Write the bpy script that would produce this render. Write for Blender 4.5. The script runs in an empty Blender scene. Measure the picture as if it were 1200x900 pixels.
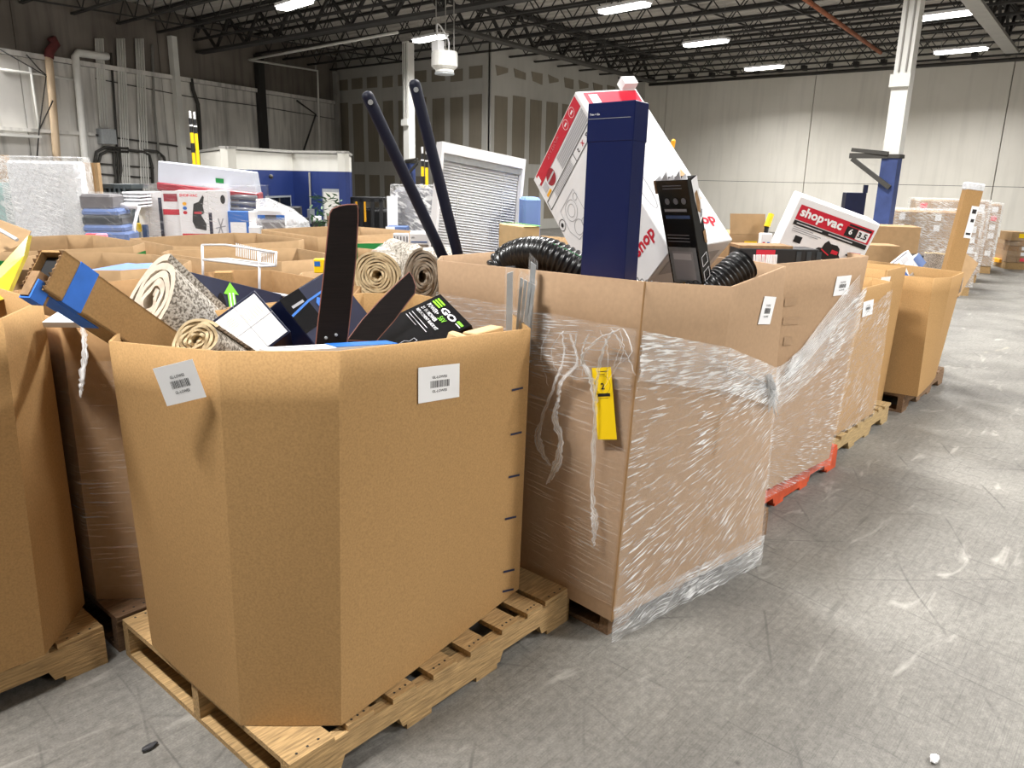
import bpy, bmesh, math, random
import numpy as np
from mathutils import Vector, Matrix
from math import sin, cos, pi, radians, sqrt
random.seed(7)
col = bpy.context.scene.collection
sc = bpy.context.scene

# ------------------------------------------------------------------ camera
F = 900.0; PITCH = radians(15.1); ROLL = radians(1.2); YAW = radians(40.7); CAMH = 1.6
fw = Vector((cos(YAW)*cos(PITCH), sin(YAW)*cos(PITCH), -sin(PITCH)))
_ri = Vector((sin(YAW), -cos(YAW), 0)); _up = _ri.cross(fw)
RI = _ri*cos(ROLL) + _up*sin(ROLL); UP = -_ri*sin(ROLL) + _up*cos(ROLL)
CAM = Vector((0, 0, CAMH))
cd = bpy.data.cameras.new('camera'); cam = bpy.data.objects.new('camera', cd); col.objects.link(cam)
cd.sensor_width = 36; cd.lens = F*36/1200; cd.clip_start = .05; cd.clip_end = 200
m = Matrix((RI, UP, -fw)).transposed().to_4x4(); m.translation = CAM
cam.matrix_world = m; sc.camera = cam

# ------------------------------------------------------------------ world, exposure
w = bpy.data.worlds.new('world'); sc.world = w; w.use_nodes = True
w.node_tree.nodes['Background'].inputs[0].default_value = (1, .97, .93, 1)
w.node_tree.nodes['Background'].inputs[1].default_value = 0.05
sc.view_settings.view_transform = 'Standard'; sc.view_settings.look = 'None'
sc.view_settings.exposure = 0.18; sc.view_settings.gamma = 1
LAMP_W = 212.0
LAMPS_SEEN = [(9.40, 13.80), (13.52, 14.43), (13.27, 8.83), (17.6, 9.38), (22.2, 9.95), (17.32, 4.38), (21.85, 4.93)]
LAMPS_ROWS_AND_FILL = [(4.4, 18.3), (.3, 17.6), (.9, 13.2), (5.4, 14.0), (9.5, 8.8), (4.9, 8.2), (.2, 7.6), (13.7, 4.1), (9, 3.5), (4.3, 2.9), (-.4, 2.3), (9, -1.7), (4.3, -2.2), (13.7, -1.2), (1.9, -5.6), (6.6, -6.2)]  # opening ones added to brighten left wall, closing ones the foreground; rest continue rows
LAMP_Z = 4.7

# ------------------------------------------------------------------ pixel helpers (1200 x 900 frame) to place real points
def ray(x, y): return RI*((x-600)/F) + UP*(-(y-450)/F) + fw
def A(x, y, d): return CAM + ray(x, y)*d
def Zp(x, y, z):
    r = ray(x, y); return CAM + r*((z-CAMH)/r.z)
def onplane(x, y, P, n):
    r = ray(x, y); return CAM + r*(n.dot(P-CAM)/n.dot(r))
def onX(x, y, X): return onplane(x, y, Vector((X, 0, 0)), Vector((1, 0, 0)))
def onY(x, y, Y): return onplane(x, y, Vector((0, Y, 0)), Vector((0, 1, 0)))
def V(*a): return Vector(a)

# ------------------------------------------------------------------ materials
def lin(c): return tuple(((v/255)/12.92 if v <= 10 else (((v/255)+.055)/1.055)**2.4) for v in c)
M = {}
def mat(name, rgb, rough=.7, var=.0, scale=8, metal=0, bump=0, stretch=(1, 1, 1), var2=None, emit=0, spec=.5, coat=0):
    m = bpy.data.materials.new(name); m.use_nodes = True; M[name] = m
    nt = m.node_tree; b = nt.nodes['Principled BSDF']
    c = lin(rgb); b.inputs['Base Color'].default_value = (*c, 1)
    b.inputs['Roughness'].default_value = rough; b.inputs['Metallic'].default_value = metal
    b.inputs['Specular IOR Level'].default_value = spec
    if coat: b.inputs['Coat Weight'].default_value = coat; b.inputs['Coat Roughness'].default_value = .15
    if emit:
        b.inputs['Emission Color'].default_value = (*c, 1); b.inputs['Emission Strength'].default_value = emit
    if var or bump:
        tc = nt.nodes.new('ShaderNodeTexCoord'); mp = nt.nodes.new('ShaderNodeMapping'); mp.inputs['Scale'].default_value = stretch
        nt.links.new(tc.outputs['Object'], mp.inputs[0])
        n = nt.nodes.new('ShaderNodeTexNoise'); n.inputs['Scale'].default_value = scale; n.inputs['Detail'].default_value = 6
        nt.links.new(mp.outputs[0], n.inputs['Vector'])
        if var:
            r = nt.nodes.new('ShaderNodeValToRGB')
            c2 = lin(var2) if var2 else tuple(v*(1-var) for v in c)
            c3 = c if var2 else tuple(min(1, v*(1+var*.6)) for v in c)
            r.color_ramp.elements[0].position = .3; r.color_ramp.elements[1].position = .7
            r.color_ramp.elements[0].color = (*c2, 1); r.color_ramp.elements[1].color = (*c3, 1)
            nt.links.new(n.outputs[0], r.inputs[0]); nt.links.new(r.outputs[0], b.inputs['Base Color'])
        if bump:
            bp = nt.nodes.new('ShaderNodeBump'); bp.inputs['Strength'].default_value = bump; bp.inputs['Distance'].default_value = .02
            nt.links.new(n.outputs[0], bp.inputs['Height']); nt.links.new(bp.outputs[0], b.inputs['Normal'])
    return m
mat('kraft', (174, 138, 92), .82, .16, 170, spec=.2)
mat('kraft_dark', (158, 124, 86), .85, .10, 40, spec=.2)
mat('kraft_pink', (172, 143, 114), .82, .07, 60, spec=.2)
mat('kraft_far', (166, 137, 102), .85, .10, 20, spec=.2)
mat('tape', (164, 134, 104), .35, .05, 30)
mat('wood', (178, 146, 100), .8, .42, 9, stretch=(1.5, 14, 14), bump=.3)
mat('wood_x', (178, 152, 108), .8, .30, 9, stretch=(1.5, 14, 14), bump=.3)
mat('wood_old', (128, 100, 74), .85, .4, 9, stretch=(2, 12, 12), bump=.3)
mat('wood_red', (196, 78, 40), .8, .25, 12)
mat('wood_end', (205, 175, 125), .8, .2, 60)
mat('plywood', (204, 174, 128), .7, .08, 20)
mat('paper', (236, 236, 238), .6)
mat('white', (232, 232, 234), .55, .04, 10)
mat('white_gloss', (235, 236, 240), .25)
mat('white_paint', (222, 221, 216), .55, .07, 3)
mat('ink', (22, 22, 24), .6)
mat('grey_ink', (150, 150, 155), .6)
mat('lightgrey_ink', (190, 190, 194), .6)
mat('black_gloss', (12, 12, 15), .22)
mat('black_matte', (20, 20, 22), .6)
mat('black_plastic', (18, 18, 20), .32, coat=.3)
mat('navy', (12, 24, 70), .28)
mat('navy_dark', (18, 24, 52), .35, .15, 30)
mat('navy_pole', (11, 15, 36), .55, spec=.3)
mat('red', (196, 32, 54), .45)
mat('red_hot', (236, 45, 70), .45)
mat('red_dark', (150, 28, 46), .4)
mat('yellow', (245, 208, 10), .5)
mat('yellow_film', (196, 176, 40), .3, .25, 12)
mat('orange_y', (244, 176, 30), .5)
mat('green', (120, 200, 44), .45)
mat('lime', (140, 230, 20), .45)
mat('green_dark', (20, 128, 62), .5)
mat('blue', (35, 105, 190), .45)
mat('tape_blue', (48, 118, 222), .6, .12, 20)
mat('blue_cloth', (120, 150, 215), .8, .15, 5)
mat('blue_pad', (86, 110, 160), .6, .2, 8)
mat('blue_wall', (26, 46, 104), .55, .05, 4)
mat('blue_column', (56, 72, 122), .5, .3, 5)
mat('teal_bin', (58, 66, 70), .5)
mat('steel', (62, 60, 56), .6, .15, 4)
mat('steel_dark', (42, 40, 38), .65, .15, 4)
mat('steel_light', (150, 148, 143), .5, .1, 4)
mat('galv', (168, 172, 175), .4, .12, 30, metal=.3)
mat('rust', (150, 84, 48), .8, .4, 10)
mat('rust_red', (92, 34, 34), .8, .3, 10)
mat('tan_pipe', (206, 182, 152), .6, .08, 4)
mat('fan_wood', (22, 16, 15), .6, .35, 10, stretch=(1, 1, 20), spec=.15)
mat('blade_edge', (120, 74, 62), .6)
mat('rug_back', (196, 176, 140), .9, .15, 60)
mat('rug_back_grey', (150, 138, 122), .9, .2, 60)
mat('rug_end_light', (192, 180, 164), .9, .1, 60)
mat('rug_pile', (196, 189, 178), .95, .0, 110, var2=None)
mat('deck', (178, 173, 166), .8, .12, 3)
mat('glass_dark', (22, 26, 32), .1)
mat('leaf', (40, 84, 40), .6, .3, 10)
mat('skinned_tan', (196, 160, 120), .6)
mat('grey_plastic', (86, 88, 94), .35)
mat('grey_pad', (98, 95, 98), .5, .25, 12)
mat('dark_pad', (46, 52, 58), .35, .2, 10)
mat('teal_pale', (150, 180, 178), .5, .2, 8)
mat('tote', (205, 210, 222), .3, .05, 5)
mat('blind', (226, 228, 230), .45)
mat('silver_wrap', (120, 122, 130), .3, .5, 9)
mat('pink', (240, 150, 170), .6)
mat('shade_cloth', (218, 220, 224), .6, .25, 40)
mat('torn_board', (150, 118, 84), .9, .25, 50)
mat('debris', (58, 58, 62), .6, .3, 60)
mat('mark_blue', (28, 36, 66), .7)

def rug_pile(name, a, b_, scale):
    m = bpy.data.materials.new(name); m.use_nodes = True; M[name] = m; nt = m.node_tree; b = nt.nodes['Principled BSDF']
    tc = nt.nodes.new('ShaderNodeTexCoord'); mp = nt.nodes.new('ShaderNodeMapping'); mp.inputs['Scale'].default_value = (1, 1.8, 1.8)
    n = nt.nodes.new('ShaderNodeTexNoise'); n.inputs['Scale'].default_value = scale; n.inputs['Detail'].default_value = 3
    r = nt.nodes.new('ShaderNodeValToRGB'); r.color_ramp.elements[0].position = .42; r.color_ramp.elements[1].position = .56
    r.color_ramp.elements[0].color = (*lin(a), 1); r.color_ramp.elements[1].color = (*lin(b_), 1)
    bp = nt.nodes.new('ShaderNodeBump'); bp.inputs['Strength'].default_value = .5; bp.inputs['Distance'].default_value = .01
    nt.links.new(tc.outputs['Object'], mp.inputs[0]); nt.links.new(mp.outputs[0], n.inputs['Vector']); nt.links.new(n.outputs[0], r.inputs[0])
    nt.links.new(r.outputs[0], b.inputs['Base Color']); nt.links.new(n.outputs[0], bp.inputs['Height']); nt.links.new(bp.outputs[0], b.inputs['Normal'])
    b.inputs['Roughness'].default_value = .95
rug_pile('rug_speckle', (118, 110, 98), (206, 199, 188), 62)
rug_pile('rug_grey', (120, 112, 104), (176, 166, 156), 90)

def film_mat(name, base, streak, su, sv, lo, hi, tint=(248, 249, 250)):
    """clear stretch film: see-through with pulled, shiny white streaks (UV in metres)"""
    m = bpy.data.materials.new(name); m.use_nodes = True; M[name] = m; nt = m.node_tree
    out = nt.nodes['Material Output']; b = nt.nodes['Principled BSDF']
    b.inputs['Base Color'].default_value = (*lin(tint), 1); b.inputs['Roughness'].default_value = .18; b.inputs['Specular IOR Level'].default_value = .8
    tr = nt.nodes.new('ShaderNodeBsdfTransparent'); mx = nt.nodes.new('ShaderNodeMixShader')
    uv = nt.nodes.new('ShaderNodeUVMap'); uv.uv_map = 'UVMap'
    mp = nt.nodes.new('ShaderNodeMapping'); mp.inputs['Scale'].default_value = (su, sv, 1)
    n = nt.nodes.new('ShaderNodeTexNoise'); n.inputs['Scale'].default_value = 1; n.inputs['Detail'].default_value = 4; n.inputs['Distortion'].default_value = .5
    n2 = nt.nodes.new('ShaderNodeTexNoise'); n2.inputs['Scale'].default_value = 3.2; n2.inputs['Detail'].default_value = 2
    r = nt.nodes.new('ShaderNodeValToRGB'); e = r.color_ramp.elements
    e[0].position = lo; e[0].color = (base,)*3+(1,); e[1].position = hi; e[1].color = (streak,)*3+(1,)
    r2 = nt.nodes.new('ShaderNodeValToRGB'); r2.color_ramp.elements[0].position = .4; r2.color_ramp.elements[0].color = (.38,)*3+(1,); r2.color_ramp.elements[1].position = .62
    mu = nt.nodes.new('ShaderNodeMath'); mu.operation = 'MULTIPLY'
    ad = nt.nodes.new('ShaderNodeMath'); ad.operation = 'MAXIMUM'; ad.inputs[1].default_value = base
    nt.links.new(uv.outputs[0], mp.inputs[0]); nt.links.new(mp.outputs[0], n.inputs['Vector']); nt.links.new(uv.outputs[0], n2.inputs['Vector'])
    nt.links.new(n.outputs[0], r.inputs[0]); nt.links.new(n2.outputs[0], r2.inputs[0])
    nt.links.new(r.outputs[0], mu.inputs[0]); nt.links.new(r2.outputs[0], mu.inputs[1]); nt.links.new(mu.outputs[0], ad.inputs[0])
    bp = nt.nodes.new('ShaderNodeBump'); bp.inputs['Strength'].default_value = .12; bp.inputs['Distance'].default_value = .004
    nt.links.new(n.outputs[0], bp.inputs['Height']); nt.links.new(bp.outputs[0], b.inputs['Normal'])
    nt.links.new(ad.outputs[0], mx.inputs[0]); nt.links.new(tr.outputs[0], mx.inputs[1]); nt.links.new(b.outputs[0], mx.inputs[2]); nt.links.new(mx.outputs[0], out.inputs[0])
film_mat('film', .08, .95, 11, 210, .54, .64)
film_mat('film_dense', .18, .95, 12, 190, .48, .60)
film_mat('film_thin', .05, .45, 5, 130, .55, .68)
film_mat('film_far', .16, .85, 9, 26, .46, .60)
film_mat('film_strand', .22, .95, 40, 60, .44, .60)

def concrete():
    m = bpy.data.materials.new('concrete_floor'); m.use_nodes = True; M['concrete'] = m; nt = m.node_tree; b = nt.nodes['Principled BSDF']
    N = lambda t: nt.nodes.new('ShaderNode'+t); L = nt.links.new
    tc = N('TexCoord')
    def noise(scale, det, st=(1, 1, 1), rot=0, dist=0):
        mp = N('Mapping'); mp.inputs['Scale'].default_value = st; mp.inputs['Rotation'].default_value = (0, 0, rot)
        n = N('TexNoise'); n.inputs['Scale'].default_value = scale; n.inputs['Detail'].default_value = det; n.inputs['Distortion'].default_value = dist
        L(tc.outputs['Object'], mp.inputs[0]); L(mp.outputs[0], n.inputs['Vector']); return n.outputs[0]
    def ramp(src, p0, c0, p1, c1):
        r = N('ValToRGB'); e = r.color_ramp.elements; e[0].position = p0; e[1].position = p1
        e[0].color = (*c0, 1); e[1].color = (*c1, 1); L(src, r.inputs[0]); return r.outputs[0]
    def mix(a, c, f, mode='MIX'):
        x = N('MixRGB'); x.blend_type = mode
        if isinstance(f, float): x.inputs[0].default_value = f
        else: L(f, x.inputs[0])
        L(a, x.inputs[1])
        if isinstance(c, tuple): x.inputs[2].default_value = (*c, 1)
        else: L(c, x.inputs[2])
        return x.outputs[0]
    base = ramp(noise(1.1, 8, dist=.4), .3, lin((112, 109, 104)), .72, lin((150, 147, 140)))
    fine = ramp(noise(38, 5), .3, (.72,)*3, .7, (1.06,)*3)
    c = mix(base, fine, 1.0, 'MULTIPLY')
    g2 = ramp(noise(150, 3), .35, (.82,)*3, .65, (1.08,)*3); c = mix(c, g2, 1.0, 'MULTIPLY')
    for st, rot in (((1, 60, 1), .5), ((1, 80, 1), -.35), ((1, 70, 1), 1.5)):
        s = ramp(noise(5, 3, st, rot), .56, (1,)*3, .70, (.80,)*3); c = mix(c, s, 1.0, 'MULTIPLY')
    # trowel / tyre streaks in several directions
    for sc_, st, rot, lo, hi, d in ((2.2, (1, 14, 1), .35, .60, .72, .80), (3.0, (1, 22, 1), -.55, .61, .72, .82), (2.0, (1, 30, 1), 1.25, .63, .73, .80)):
        s = ramp(noise(sc_, 4, st, rot), lo, (1,)*3, hi, (d,)*3); c = mix(c, s, 1.0, 'MULTIPLY')
    # thin scratches: wave lines broken by noise
    for ang, sc2, lo in ((.3, 9.0, .9985), (-.7, 7.5, .9988), (1.05, 8.0, .9988), (.12, 12.0, .9988)):
        mp = N('Mapping'); mp.inputs['Rotation'].default_value = (0, 0, ang); L(tc.outputs['Object'], mp.inputs[0])
        wv = N('TexWave'); wv.inputs['Scale'].default_value = sc2*.12; wv.inputs['Distortion'].default_value = 6; wv.inputs['Detail'].default_value = 2; wv.inputs['Detail Scale'].default_value = .35
        L(mp.outputs[0], wv.inputs['Vector'])
        line = ramp(wv.outputs[1], lo, (0,)*3, 1.0, (1,)*3)
        br = ramp(noise(1.7+ang, 2), .5, (0,)*3, .62, (.55,)*3)
        f = mix(line, br, 1.0, 'MULTIPLY'); c = mix(c, lin((70, 68, 66)), f)
    # pale scuffs and worn light patches
    f = ramp(noise(2.4, 9, (1, 3.5, 1), .3, 1.0), .62, (0,)*3, .75, (.5,)*3); c = mix(c, lin((196, 192, 184)), f)
    f = ramp(noise(.55, 6, (1, 3.5, 1), .1, .6), .66, (0,)*3, .72, (.55,)*3); c = mix(c, lin((198, 190, 168)), f)
    # dark spots and dirt
    f = ramp(noise(9, 3), .74, (0,)*3, .79, (.8,)*3); c = mix(c, lin((58, 55, 52)), f)
    f = ramp(noise(1.6, 9, dist=1.5), .66, (0,)*3, .78, (.5,)*3); c = mix(c, lin((92, 88, 83)), f)
    L(c, b.inputs['Base Color'])
    rr = ramp(noise(3, 5), .3, (.45,)*3, .7, (.68,)*3); L(rr, b.inputs['Roughness'])
    bp = N('Bump'); bp.inputs['Strength'].default_value = .25; bp.inputs['Distance'].default_value = .004; L(noise(30, 6), bp.inputs['Height']); L(bp.outputs[0], b.inputs['Normal'])
concrete()

def wall_mat(name, c0, c1, streak, sscale=2.0):
    m = bpy.data.materials.new(name); m.use_nodes = True; M[name] = m; nt = m.node_tree; b = nt.nodes['Principled BSDF']
    N = lambda t: nt.nodes.new('ShaderNode'+t); L = nt.links.new
    tc = N('TexCoord'); n = N('TexNoise'); n.inputs['Scale'].default_value = .6; n.inputs['Detail'].default_value = 8; L(tc.outputs['Object'], n.inputs['Vector'])
    r = N('ValToRGB'); r.color_ramp.elements[0].position = .35; r.color_ramp.elements[1].position = .68
    r.color_ramp.elements[0].color = (*lin(c0), 1); r.color_ramp.elements[1].color = (*lin(c1), 1); L(n.outputs[0], r.inputs[0])
    mp = N('Mapping'); mp.inputs['Scale'].default_value = (3, 3, .25); L(tc.outputs['Object'], mp.inputs[0])
    n2 = N('TexNoise'); n2.inputs['Scale'].default_value = sscale; n2.inputs['Detail'].default_value = 5; L(mp.outputs[0], n2.inputs['Vector'])
    r2 = N('ValToRGB'); r2.color_ramp.elements[0].position = .48; r2.color_ramp.elements[1].position = .76; r2.color_ramp.elements[0].color = (1, 1, 1, 1)
    r2.color_ramp.elements[1].color = (streak,)*3+(1,); L(n2.outputs[0], r2.inputs[0])
    mx = N('MixRGB'); mx.blend_type = 'MULTIPLY'; mx.inputs[0].default_value = 1; L(r.outputs[0], mx.inputs[1]); L(r2.outputs[0], mx.inputs[2]); L(mx.outputs[0], b.inputs['Base Color'])
    b.inputs['Roughness'].default_value = .8
wall_mat('wall_cream', (222, 218, 208), (232, 228, 219), .90)
wall_mat('wall_grey', (196, 193, 188), (232, 229, 223), .52)
wall_mat('wall_brown', (98, 91, 84), (124, 116, 108), .6)
wall_mat('drywall_mud', (176, 174, 168), (190, 188, 182), .92)
wall_mat('drywall_paper', (128, 120, 106), (140, 132, 118), .9, 4)
wall_mat('block_white', (208, 206, 198), (218, 216, 208), .92)

# ------------------------------------------------------------------ mesh helpers
class MB:
    def __init__(s): s.v = []; s.f = []; s.mi = []; s.uv = None; s.cur = 0
    def vert(s, p): s.v.append(tuple(p)); return len(s.v)-1
    def face(s, idx): s.f.append(tuple(idx)); s.mi.append(s.cur)
    def poly(s, pts): s.face([s.vert(p) for p in pts])
    def hexa(s, P, a, b, c):
        P, a, b, c = Vector(P), Vector(a), Vector(b), Vector(c)
        if a.cross(b).dot(c) < 0: a, b = b, a
        q = [P, P+a, P+a+b, P+b, P+c, P+a+c, P+a+b+c, P+b+c]; i = [s.vert(p) for p in q]
        for f in ((3, 2, 1, 0), (4, 5, 6, 7), (0, 1, 5, 4), (1, 2, 6, 5), (2, 3, 7, 6), (3, 0, 4, 7)): s.face([i[k] for k in f])
        return s
    def box(s, x0, x1, y0, y1, z0, z1): return s.hexa((x0, y0, z0), (x1-x0, 0, 0), (0, y1-y0, 0), (0, 0, z1-z0))
    def bar(s, p, q, wd, ht, up=(0, 0, 1)):
        p, q = Vector(p), Vector(q); d = (q-p).normalized(); u = Vector(up)
        sd = d.cross(u)
        if sd.length < 1e-4: sd = d.cross(Vector((1, 0, 0)))
        sd.normalize(); u = sd.cross(d).normalized()
        return s.hexa(p-sd*wd/2-u*ht/2, q-p, sd*wd, u*ht)
    def tube(s, pts, r, n=8, cap=True, squash=1.0, closed=False):
        pts = [Vector(p) for p in pts]; rs = r if isinstance(r, (list, tuple)) else [r]*len(pts)
        rings = []; prev = None
        for i, p in enumerate(pts):
            a = pts[max(0, i-1)]; b = pts[min(len(pts)-1, i+1)]; d = (b-a)
            d = d.normalized() if d.length > 1e-9 else Vector((0, 0, 1))
            if prev is None:
                x = d.cross(Vector((0, 0, 1)));
                if x.length < .05: x = d.cross(Vector((1, 0, 0)))
            else: x = prev - d*prev.dot(d)
            x.normalize(); prev = x; y = d.cross(x)
            rings.append([s.vert(p+(x*cos(2*pi*k/n)+y*sin(2*pi*k/n)*squash)*rs[i]) for k in range(n)])
        for i in range(len(rings)-1):
            for k in range(n):
                s.face((rings[i][k], rings[i][(k+1) % n], rings[i+1][(k+1) % n], rings[i+1][k]))
        if cap: s.face(rings[0][::-1]); s.face(rings[-1])
        return s
    def prism(s, pts, dvec):
        pts = [Vector(p) for p in pts]; dvec = Vector(dvec); n = len(pts)
        nn = Vector((0, 0, 0))
        for i in range(n): nn += pts[i].cross(pts[(i+1) % n])
        if nn.dot(dvec) < 0: pts = pts[::-1]
        a = [s.vert(p) for p in pts]; b = [s.vert(p+dvec) for p in pts]
        s.face(a[::-1]); s.face(b)
        for i in range(n): s.face((a[i], a[(i+1) % n], b[(i+1) % n], b[i]))
        return s
    def lathe(s, P, axis, prof, n=20):
        P, ax = Vector(P), Vector(axis).normalized(); x = ax.cross(Vector((1, 0, 0)))
        if x.length < .1: x = ax.cross(Vector((0, 1, 0)))
        x.normalize(); y = ax.cross(x); rings = []
        for r, h in prof: rings.append([s.vert(P+ax*h+(x*cos(2*pi*k/n)+y*sin(2*pi*k/n))*r) for k in range(n)])
        for i in range(len(rings)-1):
            for k in range(n): s.face((rings[i][k], rings[i][(k+1) % n], rings[i+1][(k+1) % n], rings[i+1][k]))
        s.face(rings[0][::-1]); s.face(rings[-1]); return s
    def build(s, name, mats, parent=None, smooth=False, bevel=0, local=False, kind=None, label=None):
        me = bpy.data.meshes.new(name)
        off = Vector((0, 0, 0)) if (parent is None or local) else root_loc(parent)
        me.from_pydata([tuple(Vector(p)-off) for p in s.v], [], s.f)
        mats = mats if isinstance(mats, (list, tuple)) else [mats]
        for q in mats: me.materials.append(M[q])
        for p, k in zip(me.polygons, s.mi): p.material_index = k; p.use_smooth = smooth
        if s.uv:
            ul = me.uv_layers.new(name='UVMap')
            for lp in me.loops: ul.data[lp.index].uv = s.uv[lp.vertex_index]
        if bevel:
            bm = bmesh.new(); bm.from_mesh(me); bmesh.ops.remove_doubles(bm, verts=bm.verts, dist=1e-6)
            bmesh.ops.bevel(bm, geom=bm.edges[:], offset=bevel, segments=1, affect='EDGES', clamp_overlap=True); bm.to_mesh(me); bm.free()
        me.update()
        return link(name, me, parent, kind, label)
def root_loc(o):
    while o.parent: o = o.parent
    return Vector(o.location)
def link(name, me, parent=None, kind=None, label=None):
    o = bpy.data.objects.new(name, me); col.objects.link(o)
    if parent is not None: o.parent = parent
    if kind: o['kind'] = kind
    if label: o['label'] = label
    return o
def tag(o, label, cat, group=None):
    o['label'] = label; o['category'] = cat
    if group: o['group'] = group
    return o
def thing(name, label, cat, loc=(0, 0, 0), group=None, rz=0):
    o = bpy.data.objects.new(name, None); col.objects.link(o); o.location = loc; o.rotation_euler = (0, 0, rz); o.empty_display_size = .1
    return tag(o, label, cat, group)
def struct(o): o['kind'] = 'structure'; return o
def copy_tree(o, parent=None):
    c = o.copy(); col.objects.link(c); c.parent = parent
    for ch in o.children: copy_tree(ch, c)
    return c

# text as flat mesh
_tc = {}
def text_geo(s, bold=0):
    k = (s, bold)
    if k not in _tc:
        cu = bpy.data.curves.new('t', 'FONT'); cu.body = s; cu.offset = bold; cu.resolution_u = 2; cu.align_x = 'CENTER'
        ob = bpy.data.objects.new('t', cu); me = bpy.data.meshes.new_from_object(ob)
        vs = [v.co.copy() for v in me.vertices]; fs = [tuple(p.vertices) for p in me.polygons]
        bpy.data.objects.remove(ob); bpy.data.curves.remove(cu); bpy.data.meshes.remove(me)
        xs = [v.x for v in vs]; ys = [v.y for v in vs]; cx, cy = (min(xs)+max(xs))/2, (min(ys)+max(ys))/2
        _tc[k] = ([(v.x-cx, v.y-cy) for v in vs], fs, max(xs)-min(xs), max(ys)-min(ys))
    return _tc[k]

class Face:
    """a rectangular surface: O lower-left corner, u to the right, v up, n outward, in metres"""
    def __init__(s, O, U, Vv, n=None):
        s.O = Vector(O); s.w = Vector(U).length; s.h = Vector(Vv).length; s.u = Vector(U).normalized(); s.v = Vector(Vv).normalized()
        nn = s.u.cross(s.v).normalized(); s.n = nn if n is None or nn.dot(n) > 0 else -nn
    def P(s, a, b, l=.0012): return s.O + s.u*(a*s.w) + s.v*(b*s.h) + s.n*l
    def rect(s, a0, b0, a1, b1, m, parent, name='printed_panel', l=.0012): return s.poly([(a0, b0), (a1, b0), (a1, b1), (a0, b1)], m, parent, name, l)
    def poly(s, pts, m, parent, name='printed_panel', l=.0012): return s.polys([pts], m, parent, name, l)
    def polys(s, lst, m, parent, name='printed_panel', l=.0012):
        b = MB()
        for pts in lst:
            q = [s.P(a, c, l) for a, c in pts]
            nn = Vector((0, 0, 0))
            for i in range(len(q)): nn += (q[i]-q[0]).cross(q[(i+1) % len(q)]-q[0])
            b.poly(q if nn.dot(s.n) > 0 else q[::-1])
        return b.build(name, m, parent)
    def lines(s, segs, wd, m, parent, name='printed_lines', l=.0014):
        b = []
        for (a0, b0, a1, b1) in segs:
            dx, dy = (a1-a0)*s.w, (b1-b0)*s.h; L = math.hypot(dx, dy) or 1; px, py = -dy/L*wd/2/s.w, dx/L*wd/2/s.h
            b.append([(a0+px, b0+py), (a0-px, b0-py), (a1-px, b1-py), (a1+px, b1+py)])
        return s.polys(b, m, parent, name, l)
    def ell(s, a, c, ra, rb, n=20): return [(a+ra*cos(2*pi*k/n), c+rb*sin(2*pi*k/n)) for k in range(n)]
    def text(s, t, a, b, m, parent, width=None, height=None, rot=0, bold=.01, name='lettering', l=.002, shear=0):
        vs, fs, W, H = text_geo(t, bold)
        k = (width/W) if width else height/H
        ky = k if not (width and height) else height/H
        mb = MB(); c, sn = cos(radians(rot)), sin(radians(rot)); flip = s.u.cross(s.v).dot(s.n) < 0
        for x, y in vs:
            x2, y2 = (x+shear*y)*k*(-1 if flip else 1), y*ky; mb.vert(s.O+s.u*(a*s.w+c*x2-sn*y2)+s.v*(b*s.h+sn*x2+c*y2)+s.n*l)
        for f in fs: mb.face(f)
        return mb.build(name, m, parent)

def solve3(pv, dv, p1, p2, p3, init=(0, 0, 0)):
    """edge vectors of a box from the pixels of one corner and its three neighbours"""
    P = np.array(A(*pv, dv)); R = [np.array(ray(*p)) for p in (p1, p2, p3)]; C = np.array(CAM)
    d = np.array([dv+i for i in init], float); reg = d.copy()
    def E(d): return [C+R[i]*d[i]-P for i in range(3)]
    def res(d):
        e = E(d); n = [np.linalg.norm(x) for x in e]
        return np.array([e[0]@e[1]/n[0]/n[1], e[1]@e[2]/n[1]/n[2], e[0]@e[2]/n[0]/n[2], *(.03*(d-reg))])
    for _ in range(60):
        r0 = res(d); J = np.zeros((6, 3))
        for i in range(3):
            q = d.copy(); q[i] += 1e-5; J[:, i] = (res(q)-r0)/1e-5
        st = np.linalg.lstsq(J, -r0, rcond=None)[0]; st = np.clip(st, -.1, .1); d = d+st
    e = [Vector(x) for x in E(d)]
    e[1] = e[1]-e[0]*(e[1].dot(e[0])/e[0].length_squared)
    n = e[0].cross(e[1]).normalized(); L = e[2].length; e[2] = n*(L if n.dot(e[2]) > 0 else -L)
    return Vector(P), e[0], e[1], e[2]
class Cub:
    def __init__(s, P, a, b, c): s.P = Vector(P); s.E = [Vector(a), Vector(b), Vector(c)]
    def corner(s, ijk): return s.P + sum((s.E[k]*ijk[k] for k in range(3)), Vector((0, 0, 0)))
    def mesh(s): return MB().hexa(s.P, *s.E)
    def face(s, ijk, iu, iv):
        """face whose lower-left corner is ijk; iu / iv = signed 1-based edge index"""
        O = s.corner(ijk); U = s.E[abs(iu)-1]*(1 if iu > 0 else -1); W = s.E[abs(iv)-1]*(1 if iv > 0 else -1)
        cen = s.corner((.5, .5, .5)); return Face(O, U, W, (O+U/2+W/2)-cen)
def rect3(p0, d0, p1, d1, p2):
    """third corner so that p0-p1 and p0-p2 are at right angles"""
    P0, P1 = A(*p0, d0), A(*p1, d1); e = P1-P0; r = ray(*p2); t = e.dot(P0-CAM)/e.dot(r); return P0, P1, CAM+r*t
def box_item(name, label, cat, cub, m, bevel=.004, group=None, part='carton'):
    lo = min((cub.corner(c) for c in [(i, j, k) for i in (0, 1) for j in (0, 1) for k in (0, 1)]), key=lambda p: p.z)
    t = thing(name, label, cat, lo, group); cub.mesh().build(part, m, t, bevel=bevel); return t
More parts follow.
